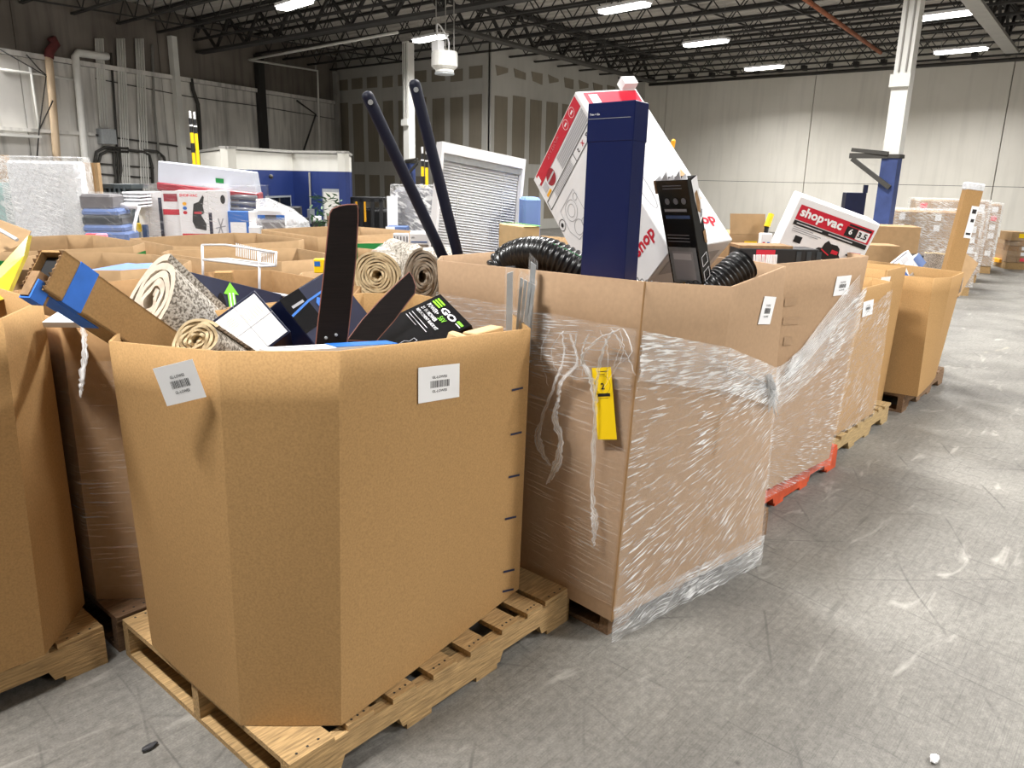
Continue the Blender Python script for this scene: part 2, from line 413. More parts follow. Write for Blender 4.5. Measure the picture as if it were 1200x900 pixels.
def plate(name, pix, P0, n, th, mats, parent=None, bevel=0):
    pts = [onplane(x, y, P0, n) for x, y in pix]; return MB().prism(pts, -n*th).build(name, mats, parent, bevel=bevel)
def fbox(x0, x1, y0, y1, d, th, yaw=0, zb=None):
    """upright cuboid whose front face fills the given pixel rectangle at depth d"""
    c = A((x0+x1)/2, (y0+y1)/2, d); wd = (x1-x0)/F*d; ht = (y1-y0)/F*d
    f = Vector((cos(YAW+yaw), sin(YAW+yaw), 0)); r = Vector((f.y, -f.x, 0))
    z0 = c.z-ht/2; z1 = c.z+ht/2
    if zb is not None: z0 = zb
    O = Vector((c.x, c.y, 0))-r*wd/2; O.z = z0
    return Cub(O, r*wd, Vector((0, 0, z1-z0)), f*th)
FRONT = ((0, 0, 0), 1, 2)
def spline(pts, n):
    """Catmull-Rom through pts"""
    p = [Vector(q) for q in pts]; p = [p[0]*2-p[1]]+p+[p[-1]*2-p[-2]]; out = []
    for i in range(1, len(p)-2):
        for k in range(n):
            t = k/n; a, b, c, d = p[i-1], p[i], p[i+1], p[i+2]
            out.append(.5*((2*b)+(c-a)*t+(2*a-5*b+4*c-d)*t*t+(3*b-a-3*c+d)*t**3))
    out.append(p[-2]); return out

# ================================================================== THE ROOM
XB = 25.4; YB = 15.8; XA = 17.2; ZC = 5.5
X0, Y0 = -8.0, -8.0
def quadmesh(name, pts, m): b = MB(); b.poly(pts); return struct(b.build(name, m))
quadmesh('floor', [(X0, Y0, 0), (XB+.3, Y0, 0), (XB+.3, 24, 0), (X0, 24, 0)], 'concrete')
# ribbed roof deck
b = MB(); xs = X0
prof = []
while xs < XB:
    prof += [(xs, ZC), (xs+.18, ZC), (xs+.22, ZC+.06), (xs+.34, ZC+.06), (xs+.38, ZC)]; xs += .38
lo = [b.vert((x, Y0, z)) for x, z in prof]; hi = [b.vert((x, 24, z)) for x, z in prof]
for i in range(len(prof)-1): b.face((lo[i], hi[i], hi[i+1], lo[i+1]))
struct(b.build('ceiling', 'deck'))
# cream tilt-up wall at the back, panel by panel
wb = struct(MB().box(XB+.10, XB+.25, Y0, YB+.2, 0, ZC).build('wall_back', 'steel_dark'))
edges = [Y0, 4.37, 9.66, 14.9, YB+.1]
for a, c in zip(edges[:-1], edges[1:]):
    MB().box(XB, XB+.12, a+.012, c-.012, .0, 1.60).build('panel', 'wall_cream', wb)
    MB().box(XB, XB+.12, a+.012, c-.012, 1.612, ZC).build('panel', 'wall_cream', wb)
# drywall room in the corner: taped boards
def drywall(name, axis):
    w_ = struct((MB().box(XA, XA+.12, YB+.06, 23.2, 0, ZC) if axis == 'A' else MB().box(XA, XB, YB, YB+.12, 0, ZC)).build(name, 'drywall_mud'))
    rows = [(.35, 1.55), (2.0, 3.88), (4.32, 4.66)]
    for k in range(9 if axis == 'A' else 8):
        for j, (z0, z1) in enumerate(rows):
            q = random.uniform(-.04, .04); wd = random.uniform(.25, .29)
            if axis == 'A':
                c = 16.42+.78*k
                MB().box(XA-.012, XA+.01, c-wd, c+wd, z0+q, z1+q).build('board', 'drywall_paper', w_)
            else:
                c = 17.62+.8*k
                if j == 2:
                    s_ = random.uniform(.1, .3)
                    MB().prism([(c-wd, YB+.01, z1), (c+wd, YB+.01, z1-random.random()*.1), (c+wd, YB+.01, z0+s_*random.random()), (c-wd*.7, YB+.01, z0+.1*random.random())], (0, -.022, 0)).build('board', 'drywall_paper', w_)
                else: MB().box(c-wd, c+wd, YB-.012, YB+.01, z0+q, z1+q).build('board', 'drywall_paper', w_)
    return w_
drywall('wall_partition', 'A'); drywall('wall_corner', 'B')
# left wall (runs a little askew)
LA = radians(17.5); LD = Vector((cos(LA), sin(LA), 0)); LN = Vector((sin(LA), -cos(LA), 0)); LP = Vector((XA, 22.9, 0))
def LWt(t, z, off=0): return LP-LD*t+LN*off+Vector((0, 0, z))
def LW(x, y, off=.03): return onplane(x, y, LP+LN*off, LN)
wl = struct(MB().hexa(LWt(0, 0, -.3), -LD*26.5, LN*.22, (0, 0, ZC)).build('wall_left', 'steel_dark'))
for i in range(7):
    t0 = i*3.8
    MB().hexa(LWt(t0+.01, 0, -.1), -LD*3.78, LN*.1, (0, 0, 1.1)).build('panel', 'wall_grey', wl)
    MB().hexa(LWt(t0+.01, 1.11, -.1), -LD*3.78, LN*.1, (0, 0, 2.74)).build('panel', 'wall_grey', wl)
    MB().hexa(LWt(t0+.01, 3.86, -.1), -LD*3.78, LN*.08, (0, 0, ZC-3.86)).build('panel', 'wall_brown', wl)
for nm, z, t0, t1, hh in (('trim_1', 3.86, .1, 13.0, .1), ('trim_2', 2.33, 9.8, 16.0, .07)):
    struct(MB().hexa(LWt(t0, z, 0), -LD*(t1-t0), LN*.09, (0, 0, hh)).build(nm, 'wall_grey'))
# far walls behind the camera close the hall
quadmesh('wall_front', [(X0, Y0, 0), (X0, 24, 0), (X0, 24, ZC), (X0, Y0, ZC)], 'wall_cream')
quadmesh('wall_right', [(X0, Y0, 0), (X0, Y0, ZC), (XB+.3, Y0, ZC), (XB+.3, Y0, 0)], 'wall_cream')

# ---------------------------------------------------------------- roof steel
def joist(x):
    t = thing('roof_joist', 'dark open-web steel joist under the roof deck', 'joist', (x, 0, 4.92), 'roof joists')
    y0, y1, zb, zt = -7.5, 23.2, 0.0, .52
    MB().box(-.05, -.01, y0, y1, zt, zt+.05).box(.01, .05, y0, y1, zt, zt+.05).build('top_chord', 'steel_dark', t, local=True)
    MB().box(-.045, -.01, y0, y1, zb, zb+.045).box(.01, .045, y0, y1, zb, zb+.045).build('bottom_chord', 'steel_dark', t, local=True)
    w_ = MB(); y = y0; k = 0
    while y < y1-.5:
        a, c = (zb+.03, zt+.02) if k % 2 == 0 else (zt+.02, zb+.03)
        w_.bar((0, y, a), (0, y+.42, c), .02, .02); y += .42; k += 1
    w_.build('web', 'steel_dark', t, local=True); return t
J = joist(2.0)
for i in range(1, 21):
    x = 2.0+1.14*i
    if x < 25.0:
        c = copy_tree(J); c.location = (x, 0, 4.92)
# bridging rods across the joists and two girder trusses on the column lines
for i, (y, z) in enumerate(((1.2, 4.95), (6.6, 4.95), (12.0, 4.95), (19.0, 4.95), (9.3, 5.44), (20.8, 5.44))):
    o = MB().bar((1.5, y, z), (25.3, y+.3, z), .035, .035).build('bridging_bar', 'steel_dark'); tag(o, 'thin steel bridging bar tying the roof joists together', 'bar', 'bridging bars')
def girder(name, p, q, label, mt, wf=.14):
    p, q = Vector(p), Vector(q); d_ = (q-p); L_ = d_.length; d_.normalize(); up = V(0, 0, 1); t = thing(name, label, 'girder', p)
    MB().bar(p, q, wf*2, .06).build('bottom_flange', mt, t); MB().bar(p+up*.72, q+up*.72, .22, .07).build('top_flange', 'steel_dark', t)
    w_ = MB(); x = 0; k = 0
    while x < L_-.7:
        w_.bar(p+d_*x+up*(.03 if k % 2 else .7), p+d_*(x+.7)+up*(.7 if k % 2 else .03), .06, .06); x += .7; k += 1
    w_.build('web', 'steel_dark', t)
ga, gb = Zp(1139, 0, 4.68), Zp(1186, 61, 4.68); girder('girder_truss', ga-(gb-ga)*.6, gb, 'steel girder truss with pale bottom flange ending at the cream wall pier', 'steel_light')
ga, gb = Zp(208, 66, 4.66), Zp(570, 5, 4.66); girder('girder_truss', ga, gb+(gb-ga)*.5, 'dark girder truss crossing the roof over the slim white column', 'steel_dark')
ga, gb = Zp(600, 52, 4.72), Zp(765, 96, 4.72); girder('girder_truss', ga-(gb-ga)*.3, gb, 'grey girder truss running to the corner of the drywall room', 'steel')
o = MB().tube([Zp(930, -12, 4.88), Zp(945, 0, 4.88), Zp(1032, 62, 4.88)], .045, 8).build('sprinkler_pipe', 'rust', smooth=True)
tag(o, 'rusty orange sprinkler pipe slung under the joists', 'pipe')
o = MB().tube([(25.33, -6, 4.88), (25.33, 15.6, 4.88)], .05, 8).build('conduit_pipe', 'steel', smooth=True); tag(o, 'dark conduit running along the top of the cream wall', 'conduit')
for i in range(17):   # joist seats on the cream wall
    y = 3.0+i*.78
    o = MB().box(25.15, 25.4, y-.06, y+.06, 4.98, 5.12).build('joist_seat', 'steel_dark'); tag(o, 'small dark steel bearing seat at the top of the cream wall', 'bracket', 'joist seats')

# ---------------------------------------------------------------- lamps
def lamp(x, y, label, group=None):
    t = thing('high_bay_lamp', label, 'lamp', (x, y, LAMP_Z), group, rz=-.12)
    MB().prism([(-.13, -.58, .03), (.13, -.58, .03), (.16, -.5, .03), (.16, .5, .03), (.13, .58, .03), (-.13, .58, .03), (-.16, .5, .03), (-.16, -.5, .03)], (0, 0, .05)).build('housing', 'white', t, local=True)
    MB().prism([(-.09, -.56, .03), (.09, -.56, .03), (.13, -.5, .03), (.13, .5, .03), (.09, .56, .03), (-.09, .56, .03), (-.13, .5, .03), (-.13, -.5, .03)], (0, 0, -.05)).build('diffuser', 'lamp_glow', t, local=True)
    MB().tube([(0, -.45, .08), (0, -.45, .82)], .006, 5).build('hanger', 'steel_light', t, local=True)
    MB().tube([(0, .45, .08), (0, .45, .82)], .006, 5).build('hanger', 'steel_light', t, local=True)
    ld = bpy.data.lights.new('lamp_light', 'AREA'); ld.shape = 'RECTANGLE'; ld.size = .26; ld.size_y = 1.1; ld.energy = LAMP_W; ld.color = (1, .985, .96); ld.spread = radians(150)
    lo_ = bpy.data.objects.new('lamp_light', ld); col.objects.link(lo_); lo_.parent = t; lo_.location = (0, 0, -.03)
mat('lamp_glow', (255, 253, 248), .4, emit=9)
for (x, y), lb in zip(LAMPS_SEEN, ('long LED high bay lamp nearest the left end of the ceiling', 'LED high bay lamp beside the hanging heater and white column', 'LED high bay lamp over the big white appliance carton, nearest of its row',
        'LED high bay lamp in the middle of the row of three', 'LED high bay lamp close to the cream wall, far end of its row', 'LED high bay lamp behind the top of the white and blue column', 'LED high bay lamp by the cream wall under the pale girder')): lamp(x, y, lb)
for x, y in LAMPS_ROWS_AND_FILL: lamp(x, y, 'LED high bay lamp overhead, outside the picture', 'lamps overhead out of the picture')

# ---------------------------------------------------------------- columns
def column(name, label, x, y, wd, zb, arm):
    t = thing(name, label, 'column', (x, y, 0)); h = wd/2
    MB().box(x-h, x+h, y-h, y+h, zb, 4.95).build('upper_shaft', 'white_paint', t, label='white painted upper shaft')
    MB().box(x-h, x+h, y-h, y+h, 0, zb).build('lower_shaft', 'blue_column', t, label='blue painted lower shaft')
    MB().box(x-h-.02, x+h+.02, y-h-.02, y+h+.02, zb-.03, zb+.02).build('collar', 'steel', t)
    c = MB()
    for dy in (-.05, .04): c.tube([(x-h-.015, y+dy, 4.9), (x-h-.015, y+dy, 3.05)], .012, 6)
    c.build('conduit', 'steel_light', t)
    MB().box(x-h-.06, x-h, y-h*1.2, y+h*1.2, 2.86, 3.02).build('junction_box', 'white_paint', t)
    if arm:
        a = MB().bar((x-h, y+.02, zb), (x-h-.05, y+.52*arm, zb), .05, .07); a.build('arm', 'steel', t)
        MB().bar((x-h-.02, y+.02, zb+.03), (x-h-.05, y+.50*arm, zb+.08), .05, .05).build('arm', 'steel', t)
        MB().bar((x-h-.03, y-.06*arm, zb-.42), (x-h-.05, y+.48*arm, zb-.04), .05, .06).build('brace', 'steel', t)
    return t
cR = column('support_column', 'white steel column with blue foot and an angle bracket, before the cream wall', 11.72, 3.28, .21, 1.98, 1)
cL = column('support_column', 'slim white steel column behind the two dark navy poles', 14.55, 16.35, .22, 1.93, -1)
# ---------------------------------------------------------------- hanging heater
hp = A(521, 84, 14.0)
t = thing('hanging_heater', 'round grey heater unit hung from the roof beside the white column', 'heater', hp)
MB().lathe(hp, (0, 0, 1), [(.13, -.03), (.17, -.01), (.17, .03), (.20, .05), (.24, .09), (.24, .30), (.22, .34)], 20).build('drum', 'white_paint', t, smooth=False)
MB().lathe(hp, (0, 0, 1), [(.12, -.06), (.18, -.05), (.18, -.02)], 20).build('rim', 'galv', t)
e1 = hp-_ri*.12
MB().hexa(e1+V(-.08, -.08, .34), (.16, 0, 0), (0, .16, 0), (0, 0, .18)).build('control_box', 'white', t)
MB().tube(spline([e1+V(0, 0, .52), e1+V(0, 0, .8), e1+_ri*.18+V(0, 0, .55), e1+_ri*.2+V(0, 0, .36)], 6), .014, 6).build('cable', 'white', t, smooth=True)
for s_ in (-.15, .02, .17): MB().tube([hp+_ri*s_+V(0, 0, .34), hp+_ri*s_+V(0, 0, 1.75)], .009, 6).build('hanger_rod', 'steel_light', t)

# ---------------------------------------------------------------- pipes and conduits on the left wall
def wpipe(name, label, pix, r, m, cat='pipe', off=None, n=8, group=None):
    off = off or r+.02; o = MB().tube([LW(x, y, off) for x, y in pix], r, n).build(name, m, smooth=True); return tag(o, label, cat, group)
wpipe('standpipe', 'tan painted standpipe rising up the grey wall', [(57, 66), (60, 100), (64, 150), (70, 230)], .085, 'tan_pipe')
wpipe('pipe_elbow', 'dark red pipe fitting on top of the tan standpipe', [(57, 68), (58, 60), (65, 52), (60, 44)], .10, 'rust_red')
wpipe('overhead_pipe', 'white pipe that turns over at the top and drops down the grey wall', [(126, 66), (122, 66), (91, 62), (88, 66), (93, 110), (100, 188), (104, 230)], .085, 'white_paint')
for k, (x0, x1) in enumerate(((113, 121), (138, 145), (160, 168))):
    for j in range(4):
        dx = j*2.7+x0-1
        wpipe('conduit', 'thin grey conduit in a bundle climbing the stained wall', [(dx, 45), (dx+2, 90), (dx+6, 150 if k == 0 else 200)]+([] if k == 0 else [(dx+9, 262)]), .026, 'white_paint', 'conduit', group='bundled wall conduits', n=6)
wpipe('conduit', 'single pale conduit right of the conduit bundles', [(178, 52), (181, 130), (187, 190)], .03, 'steel_light', 'conduit')
wpipe('conduit', 'dark thin conduit beside the grey junction box', [(130, 62), (134, 120), (138, 185), (140, 250)], .03, 'steel', 'conduit')
jb = LW(125, 160, .1); o = MB().hexa(jb-LD*.19+V(0, 0, -.17)-LN*.1, LD*.38, LN*.2, (0, 0, .34)).build('junction_box', 'galv'); tag(o, 'square grey junction box at the foot of a conduit bundle', 'electrical box')
for k, pts in enumerate(([(112, 215), (111, 190), (113, 178), (122, 173), (150, 174)], [(115, 215), (115, 192), (118, 181), (126, 177), (150, 178)], [(150, 176), (168, 178), (175, 182), (178, 194), (179, 215)], [(168, 176), (185, 178), (192, 184), (196, 200), (196, 215)],
        [(133, 172), (134, 195), (136, 208), (135, 222)], [(140, 175), (142, 200), (139, 212), (136, 222)])):
    wpipe('curved_conduit', 'dark conduit bending low on the grey wall', spline([LW(*p, .06) for p in pts], 4) and pts, .035, 'steel', 'conduit', group='bent dark conduits on the wall')
wpipe('dark_conduit', 'dark bent conduit right of the pale steel post', [(224, 92), (226, 105), (232, 122), (234, 150), (236, 200)], .05, 'steel', 'conduit')
for k, (pix, r, lb) in enumerate(([[(0, 81), (60, 89), (88, 94)], .025, 'white pipe crossing high on the grey wall'], [[(118, 192), (180, 197)], .02, 'low horizontal pipe behind the wall conduits'], [[(118, 204), (180, 209)], .02, 'lower of two horizontal pipes behind the wall conduits'],
        [[(110, 158), (200, 170), (262, 182)], .022, 'long dark pipe at shoulder height along the grey wall'], [[(112, 92), (220, 113), (300, 124), (395, 140)], .012, 'thin cable strung under the wall ledge'])):
    wpipe('wall_pipe', lb, pix, r, 'white_paint' if k == 0 else 'steel', 'pipe')
for x, lb, m_, wd in ((209, 'pale steel post against the stained wall', 'white_paint', .17), (307, 'dark steel post on the far end of the grey wall', 'steel_dark', .26), (395, 'grey steel post in the far corner by the drywall', 'steel_light', .16)):
    p = LW(x, 130, .1); q = V(p.x, p.y, 0)
    o = MB().hexa(q-LD*wd/2-LN*.08, LD*wd, LN*.16, (0, 0, 4.9)).build('wall_post', m_); tag(o, lb, 'post')
for k, (pts, lb) in enumerate((([(0, 58), (54, 89), (46, 150), (43, 190)], 'black cable drooping from the wall ledge past the tan standpipe'), ([(31, 64), (45, 80), (54, 88)], 'short black cable beside the tan standpipe'), ([(62, 118), (46, 152)], 'thin cable slanting across the tan standpipe'),
        ([(348, 118), (370, 134), (356, 176)], 'black cable hanging in a triangle by the white drop pipe'))):
    wpipe('wall_cable', lb, pts, .014 if k < 3 else .03, 'steel_dark', 'cable', off=.2)
wpipe('slim_post', 'thin white pipe pair left of the tan standpipe', [(35, 78), (40, 110), (46, 150)], .03, 'white_paint')
p0 = LW(0, 161, .05); o = MB().hexa(LW(-30, 158, .0), LD*1.25, LN*.3, (0, 0, .05)).build('wall_shelf', 'white_paint'); tag(o, 'small white shelf bracketed to the wall at left edge', 'shelf')
# white sprinkler drop pipe
pa, pb_, pc = LW(292, 70, .3), LW(372, 83, .3), LW(375, 180, .3)
o = MB().tube([Zp(466, 38, pa.z), pa, pb_, pc], .032, 8).build('drop_pipe', 'white_paint', smooth=True); tag(o, 'white pipe running out along the roof and down the far wall', 'pipe')
o = MB().tube([LW(370, 82, .3), LW(369.5, 61, .3), Zp(440, 76, LW(369.5, 61, .3).z)], .03, 8).build('branch_pipe', 'steel_light', smooth=True); tag(o, 'thin branch pipe above the white drop pipe', 'pipe')

# ---------------------------------------------------------------- blue and white block office
path = [A(236, 200, 17.6), A(268, 200, 14.2), A(343, 200, 16.3), A(374, 200, 16.0), A(405, 200, 15.8), A(412, 200, 18.0)]
path = [V(p.x, p.y, 0) for p in path]
off_ = thing('block_office', 'low masonry office, blue below and white above, beside the grey wall', 'office', path[2])
bl, wh, cp = MB(), MB(), MB(); ZT, ZM = 1.99, 1.63
for a, c in zip(path[:-1], path[1:]):
    d_ = c-a; n_ = Vector((d_.y, -d_.x, 0)).normalized()
    if n_.dot(a) > 0: n_ = -n_
    bl.hexa(a, d_, -n_*.15, (0, 0, ZM)); wh.hexa(a+V(0, 0, ZM), d_, -n_*.15, (0, 0, ZT-ZM))
    cp.hexa(a+V(0, 0, ZT)+n_*.03, d_, -n_*.2, (0, 0, .05))
bl.build('blue_wall', 'blue_wall', off_); wh.build('white_wall', 'block_white', off_); cp.build('coping', 'steel_light', off_)
MB().prism([p+V(0, 0, ZT-.02) for p in path]+[path[0]+V(1.2, 1.2, ZT-.02)], (0, 0, .03)).build('roof', 'steel', off_)
def face_on(a, c, x0, x1, y0, y1, off=.02):
    n_ = Vector(((c-a).y, -(c-a).x, 0)).normalized()
    if n_.dot(a) > 0: n_ = -n_
    P = a+n_*off; p = [onplane(x, y, P, n_) for x, y in ((x0, y1), (x1, y1), (x1, y0), (x0, y0))]
    p[1].z = p[0].z; p[2].z = p[3].z; return Face(p[0], p[1]-p[0], V(0, 0, p[3].z-p[0].z), n_)
f = face_on(path[1], path[2], 314, 341, 232, 255)
f.rect(-.06, -.1, 1.06, 1.1, 'galv', off_, 'window_frame', 0); wn = f.rect(0, 0, 1, 1, 'glass_dark', off_, 'window_pane', .01); f.rect(.47, 0, .53, 1, 'steel', off_, 'mullion', .02)
f = face_on(path[3], path[4], 383, 401, 225, 300)
f.rect(-.12, 0, 1.1, 1.05, 'galv', off_, 'door_frame', 0); f.rect(0, 0, 1, 1, 'block_white', off_, 'door', .02)
q1, q2 = onplane(362.5, 202, path[2]-V(.03, .03, 0), (path[3]-path[2]).cross(V(0, 0, 1)).normalized()), onplane(364, 245, path[2]-V(.03, .03, 0), (path[3]-path[2]).cross(V(0, 0, 1)).normalized())
MB().tube([q1, q2], .02, 6).build('conduit', 'steel_light', off_); MB().hexa(q2+V(-.06, -.06, -.3), (.12, 0, 0), (0, .1, 0), (0, 0, .3)).build('switch_box', 'galv', off_)
q = A(318, 207.5, 15.45); MB().lathe(q, -fw, [(.04, 0), (.045, .04), (.02, .08)], 10).build('alarm_bell', 'steel', off_)
# copier, water cooler and plant before the office
c = fbox(335, 352, 243, 262, 14.6, .5, .2, 0); o = box_item('copier', 'black office copier standing before the blue wall', 'copier', c, 'black_matte', .01)
fbox(334, 347, 249, 256, 14.4, .3, .2).mesh().build('paper_tray', 'white', o)
c = fbox(352, 358, 256, 280, 14.5, .3, 0, 0); box_item('filing_cabinet', 'narrow black cabinet next to the copier by the blue wall', 'cabinet', c, 'black_matte', .01)
c = fbox(365, 376, 259, 285, 14.4, .35, 0, 0); o = box_item('water_cooler', 'black water cooler with a white top before the blue wall', 'cooler', c, 'black_matte', .02)
fbox(365.5, 372.5, 254, 259.5, 14.4, .28).mesh().build('top_panel', 'white', o)
pp = A(384, 262, 13.6); pp.z = 0
t = thing('potted_plant', 'leafy green plant by the office door', 'plant', pp)
MB().lathe(pp, (0, 0, 1), [(.14, 0), (.2, .35), (.18, .36)], 14).build('pot', 'black_matte', t)
MB().tube([pp+V(0, 0, .3), pp+V(.03, .02, .9)], .025, 6).build('stem', 'wood_old', t)
lv = MB()
for i in range(130):
    a, r_, z = random.random()*6.28, random.random()**.5*.28, random.uniform(.55, 1.22); c = pp+V(cos(a)*r_, sin(a)*r_, z)
    d_ = V(random.uniform(-1, 1), random.uniform(-1, 1), random.uniform(-.6, .5)).normalized(); s_ = d_.cross(V(.2, .5, 1)).normalized()*.025
    lv.poly([c, c+d_*.06+s_, c+d_*.14, c+d_*.06-s_])
lv.build('foliage', 'leaf', t, kind='stuff')
# dark forklift parked at the drywall
g = A(428, 250, 16.5); g.z = 0; rx = Vector((sin(YAW), -cos(YAW), 0)); fx = Vector((cos(YAW), sin(YAW), 0))
t = thing('forklift', 'black forklift parked in the shade by the drywall', 'forklift', g)
for s_ in (-.33, -.12, .12, .30): MB().hexa(g+rx*s_+V(0, 0, .1), rx*.07, fx*.1, (0, 0, .98)).build('mast_rail', 'black_matte', t)
MB().hexa(g+rx*-.36+V(0, 0, 1.02), rx*.74, fx*.1, (0, 0, .09)).build('crosshead', 'black_matte', t)
MB().hexa(g+rx*-.45+fx*.15+V(0, 0, .15), rx*.95, fx*1.2, (0, 0, .7)).build('body', 'black_matte', t, bevel=.04)
MB().hexa(g+rx*-.42+fx*.3+V(0, 0, 1.05), rx*.8, fx*.8, (0, 0, .05)).build('roof_guard', 'black_matte', t)
for s_ in (-.2, -.02): MB().hexa(g+rx*s_+V(0, 0, .6)-fx*.02, rx*.035, fx*.05, (0, 0, .42)).build('hose', 'orange_y', t)
MB().hexa(g+rx*-.3+V(0, 0, .85)-fx*.02, rx*.06, fx*.04, (0, 0, .1)).build('lamp', 'white', t)
for s_ in (-.4, .3): MB().lathe(g+rx*s_+fx*.25+V(0, 0, .22), rx, [(.22, -.1), (.22, .1)], 16).build('wheel', 'black_plastic', t)

# ================================================================== PALLETS
PL, PW = 1.20, .98
def pallet_proto(mt, end):
    t = bpy.data.objects.new('pallet', None); col.objects.link(t); t.empty_display_size = .1
    def stringer(y):
        z0, z1 = .018, .118
        pr = [(0, z0), (.16, z0), (.175, z0+.035), (.37, z0+.035), (.385, z0), (.815, z0), (.83, z0+.035), (1.025, z0+.035), (1.04, z0), (PL, z0), (PL, z1), (0, z1)]
        MB().prism([(x, y, z) for x, z in pr], (0, .038, 0)).build('stringer', mt, t, local=True)
    for y in (0, PW/2-.019, PW-.038): stringer(y)
    xs_ = [(0, .14), (.19, .09), (.345, .09), (.5, .10), (.66, .09), (.82, .09), (.955, .08), (1.06, .14)]
    for i, (x, wd) in enumerate(xs_):
        d_ = random.uniform(-.008, .008)
        bo = MB().box(x, x+wd, d_-.004, PW+d_, .118, .136).build('deck_board', mt, t, local=True)
        nb = MB()
        for yy in (.018, PW/2, PW-.02):
            for k in (.25, .5, .75): nb.lathe((x+wd*k, yy+.006*(k-.5), .1355), (0, 0, 1), [(.004, 0), (.004, .0012)], 6)
        nb.build('nail_heads', 'steel_dark', bo, local=True, kind='stuff')
    for x, wd in ((0, .13), (.40, .10), (.70, .10), (1.07, .13)): MB().box(x, x+wd, 0, PW, 0, .018).build('bottom_board', mt, t, local=True)
    return t
PROTO = {}
def pallet(x, y, label, mt='wood', rz=0):
    if mt not in PROTO: PROTO[mt] = t = pallet_proto(mt, None)
    else: t = copy_tree(PROTO[mt])
    t.location = (x, y, 0); t.rotation_euler = (0, 0, rz); return tag(t, label, 'pallet', 'pallets under the bulk boxes')

# ================================================================== OPEN BULK CARTONS
class Carton: pass
def carton(name, label, cols, m, zb=.138, bulge=.012, dip=.0, th=.009, group='open bulk cartons on pallets', seam=None):
    """cols: list of ((bx, by[, bz]), (tx, ty, tz)) around the box"""
    C = Carton(); n = len(cols); NS, NZ = 8, 8
    cen = sum((Vector((c[0][0], c[0][1], 0)) for c in cols), Vector((0, 0, 0)))/n
    t = thing(name, label, 'carton', (cen.x, cen.y, zb), group); C.t = t; mb = MB(); C.grid = []; C.cols = cols
    rim_o, rim_i = [], []
    for i in range(n):
        a, c = cols[i], cols[(i+1) % n]
        ab, cb = V(a[0][0], a[0][1], a[0][2] if len(a[0]) > 2 else zb), V(c[0][0], c[0][1], c[0][2] if len(c[0]) > 2 else zb); at, ct = V(*a[1]), V(*c[1])
        e = (cb-ab); nrm = V(e.y, -e.x, 0).normalized()
        if nrm.dot((ab+cb)/2-cen) < 0: nrm = -nrm
        L = e.length
        def P(u, v, off=0, ab=ab, cb=cb, at=at, ct=ct, nrm=nrm, L=L):
            p = (ab.lerp(cb, u)).lerp(at.lerp(ct, u), v); w_ = sin(pi*u)*min(1, L/.6)
            p = p+nrm*(bulge*w_*sin(pi*min(1, v*.9+.08))+off); p.z -= dip*w_*v**6; return p
        C.grid.append((P, nrm, L))
        o_ = [[mb.vert(P(s/NS, k/NZ)) for s in range(NS+1)] for k in range(NZ+1)]
        i_ = [[mb.vert(P(s/NS, k/NZ, -th)) for s in range(NS+1)] for k in range(NZ+1)]
        flip = (o_ and (ab.lerp(cb, 1)-ab).cross(V(0, 0, 1)).dot(nrm) < 0)
        def q(f): mb.face(f[::-1] if flip else f)
        for k in range(NZ):
            for s in range(NS):
                q((o_[k][s], o_[k][s+1], o_[k+1][s+1], o_[k+1][s])); q((i_[k][s+1], i_[k][s], i_[k+1][s], i_[k+1][s+1]))
        for s in range(NS): q((o_[NZ][s], o_[NZ][s+1], i_[NZ][s+1], i_[NZ][s]))
    wl_ = mb.build('side_wall', m, t, smooth=True)
    MB().prism([V(c[0][0], c[0][1], zb+.002) for c in cols], (0, 0, .008)).build('base_sheet', m, t)
    C.wall = wl_
    return C
def octo(x0, x1, y0, y1, z, ch=.16, zb=.138, flare=.0, dz=None):
    pts = [(x0+ch, y0), (x1-ch, y0), (x1, y0+ch), (x1, y1-ch), (x1-ch, y1), (x0+ch, y1), (x0, y1-ch), (x0, y0+ch)]; cx, cy = (x0+x1)/2, (y0+y1)/2
    return [((x, y), (cx+(x-cx)*(1+flare), cy+(y-cy)*(1+flare), z+(dz[i] if dz else random.uniform(-.008, .008)))) for i, (x, y) in enumerate(pts)]
def T(x, y, z): p = Zp(x, y, z); return (p.x, p.y, p.z)
def B(x, y, z=.138): p = Zp(x, y, z); return (p.x, p.y, z)

# --- box one, front
pallet(.885, 1.49, 'pale wooden pallet with notched stringers under the front brown carton', 'wood')
c1 = carton('bulk_carton', 'large warm brown octagonal carton in front, filled with rugs and fan blades', [
    (B(400, 850), T(397, 412, 1.183)), (B(608, 690), T(622, 385, 1.112)), ((2.07, 1.80), (2.065, 1.80, 1.135)), ((2.07, 2.30), (2.06, 2.3, 1.14)), ((1.92, 2.46), (1.92, 2.45, 1.14)),
    ((1.06, 2.45), (1.0, 2.43, 1.145)), ((.885, 2.25), T(127, 400, 1.155)), (B(282, 850), T(255, 412, 1.178))], 'kraft', bulge=.02)
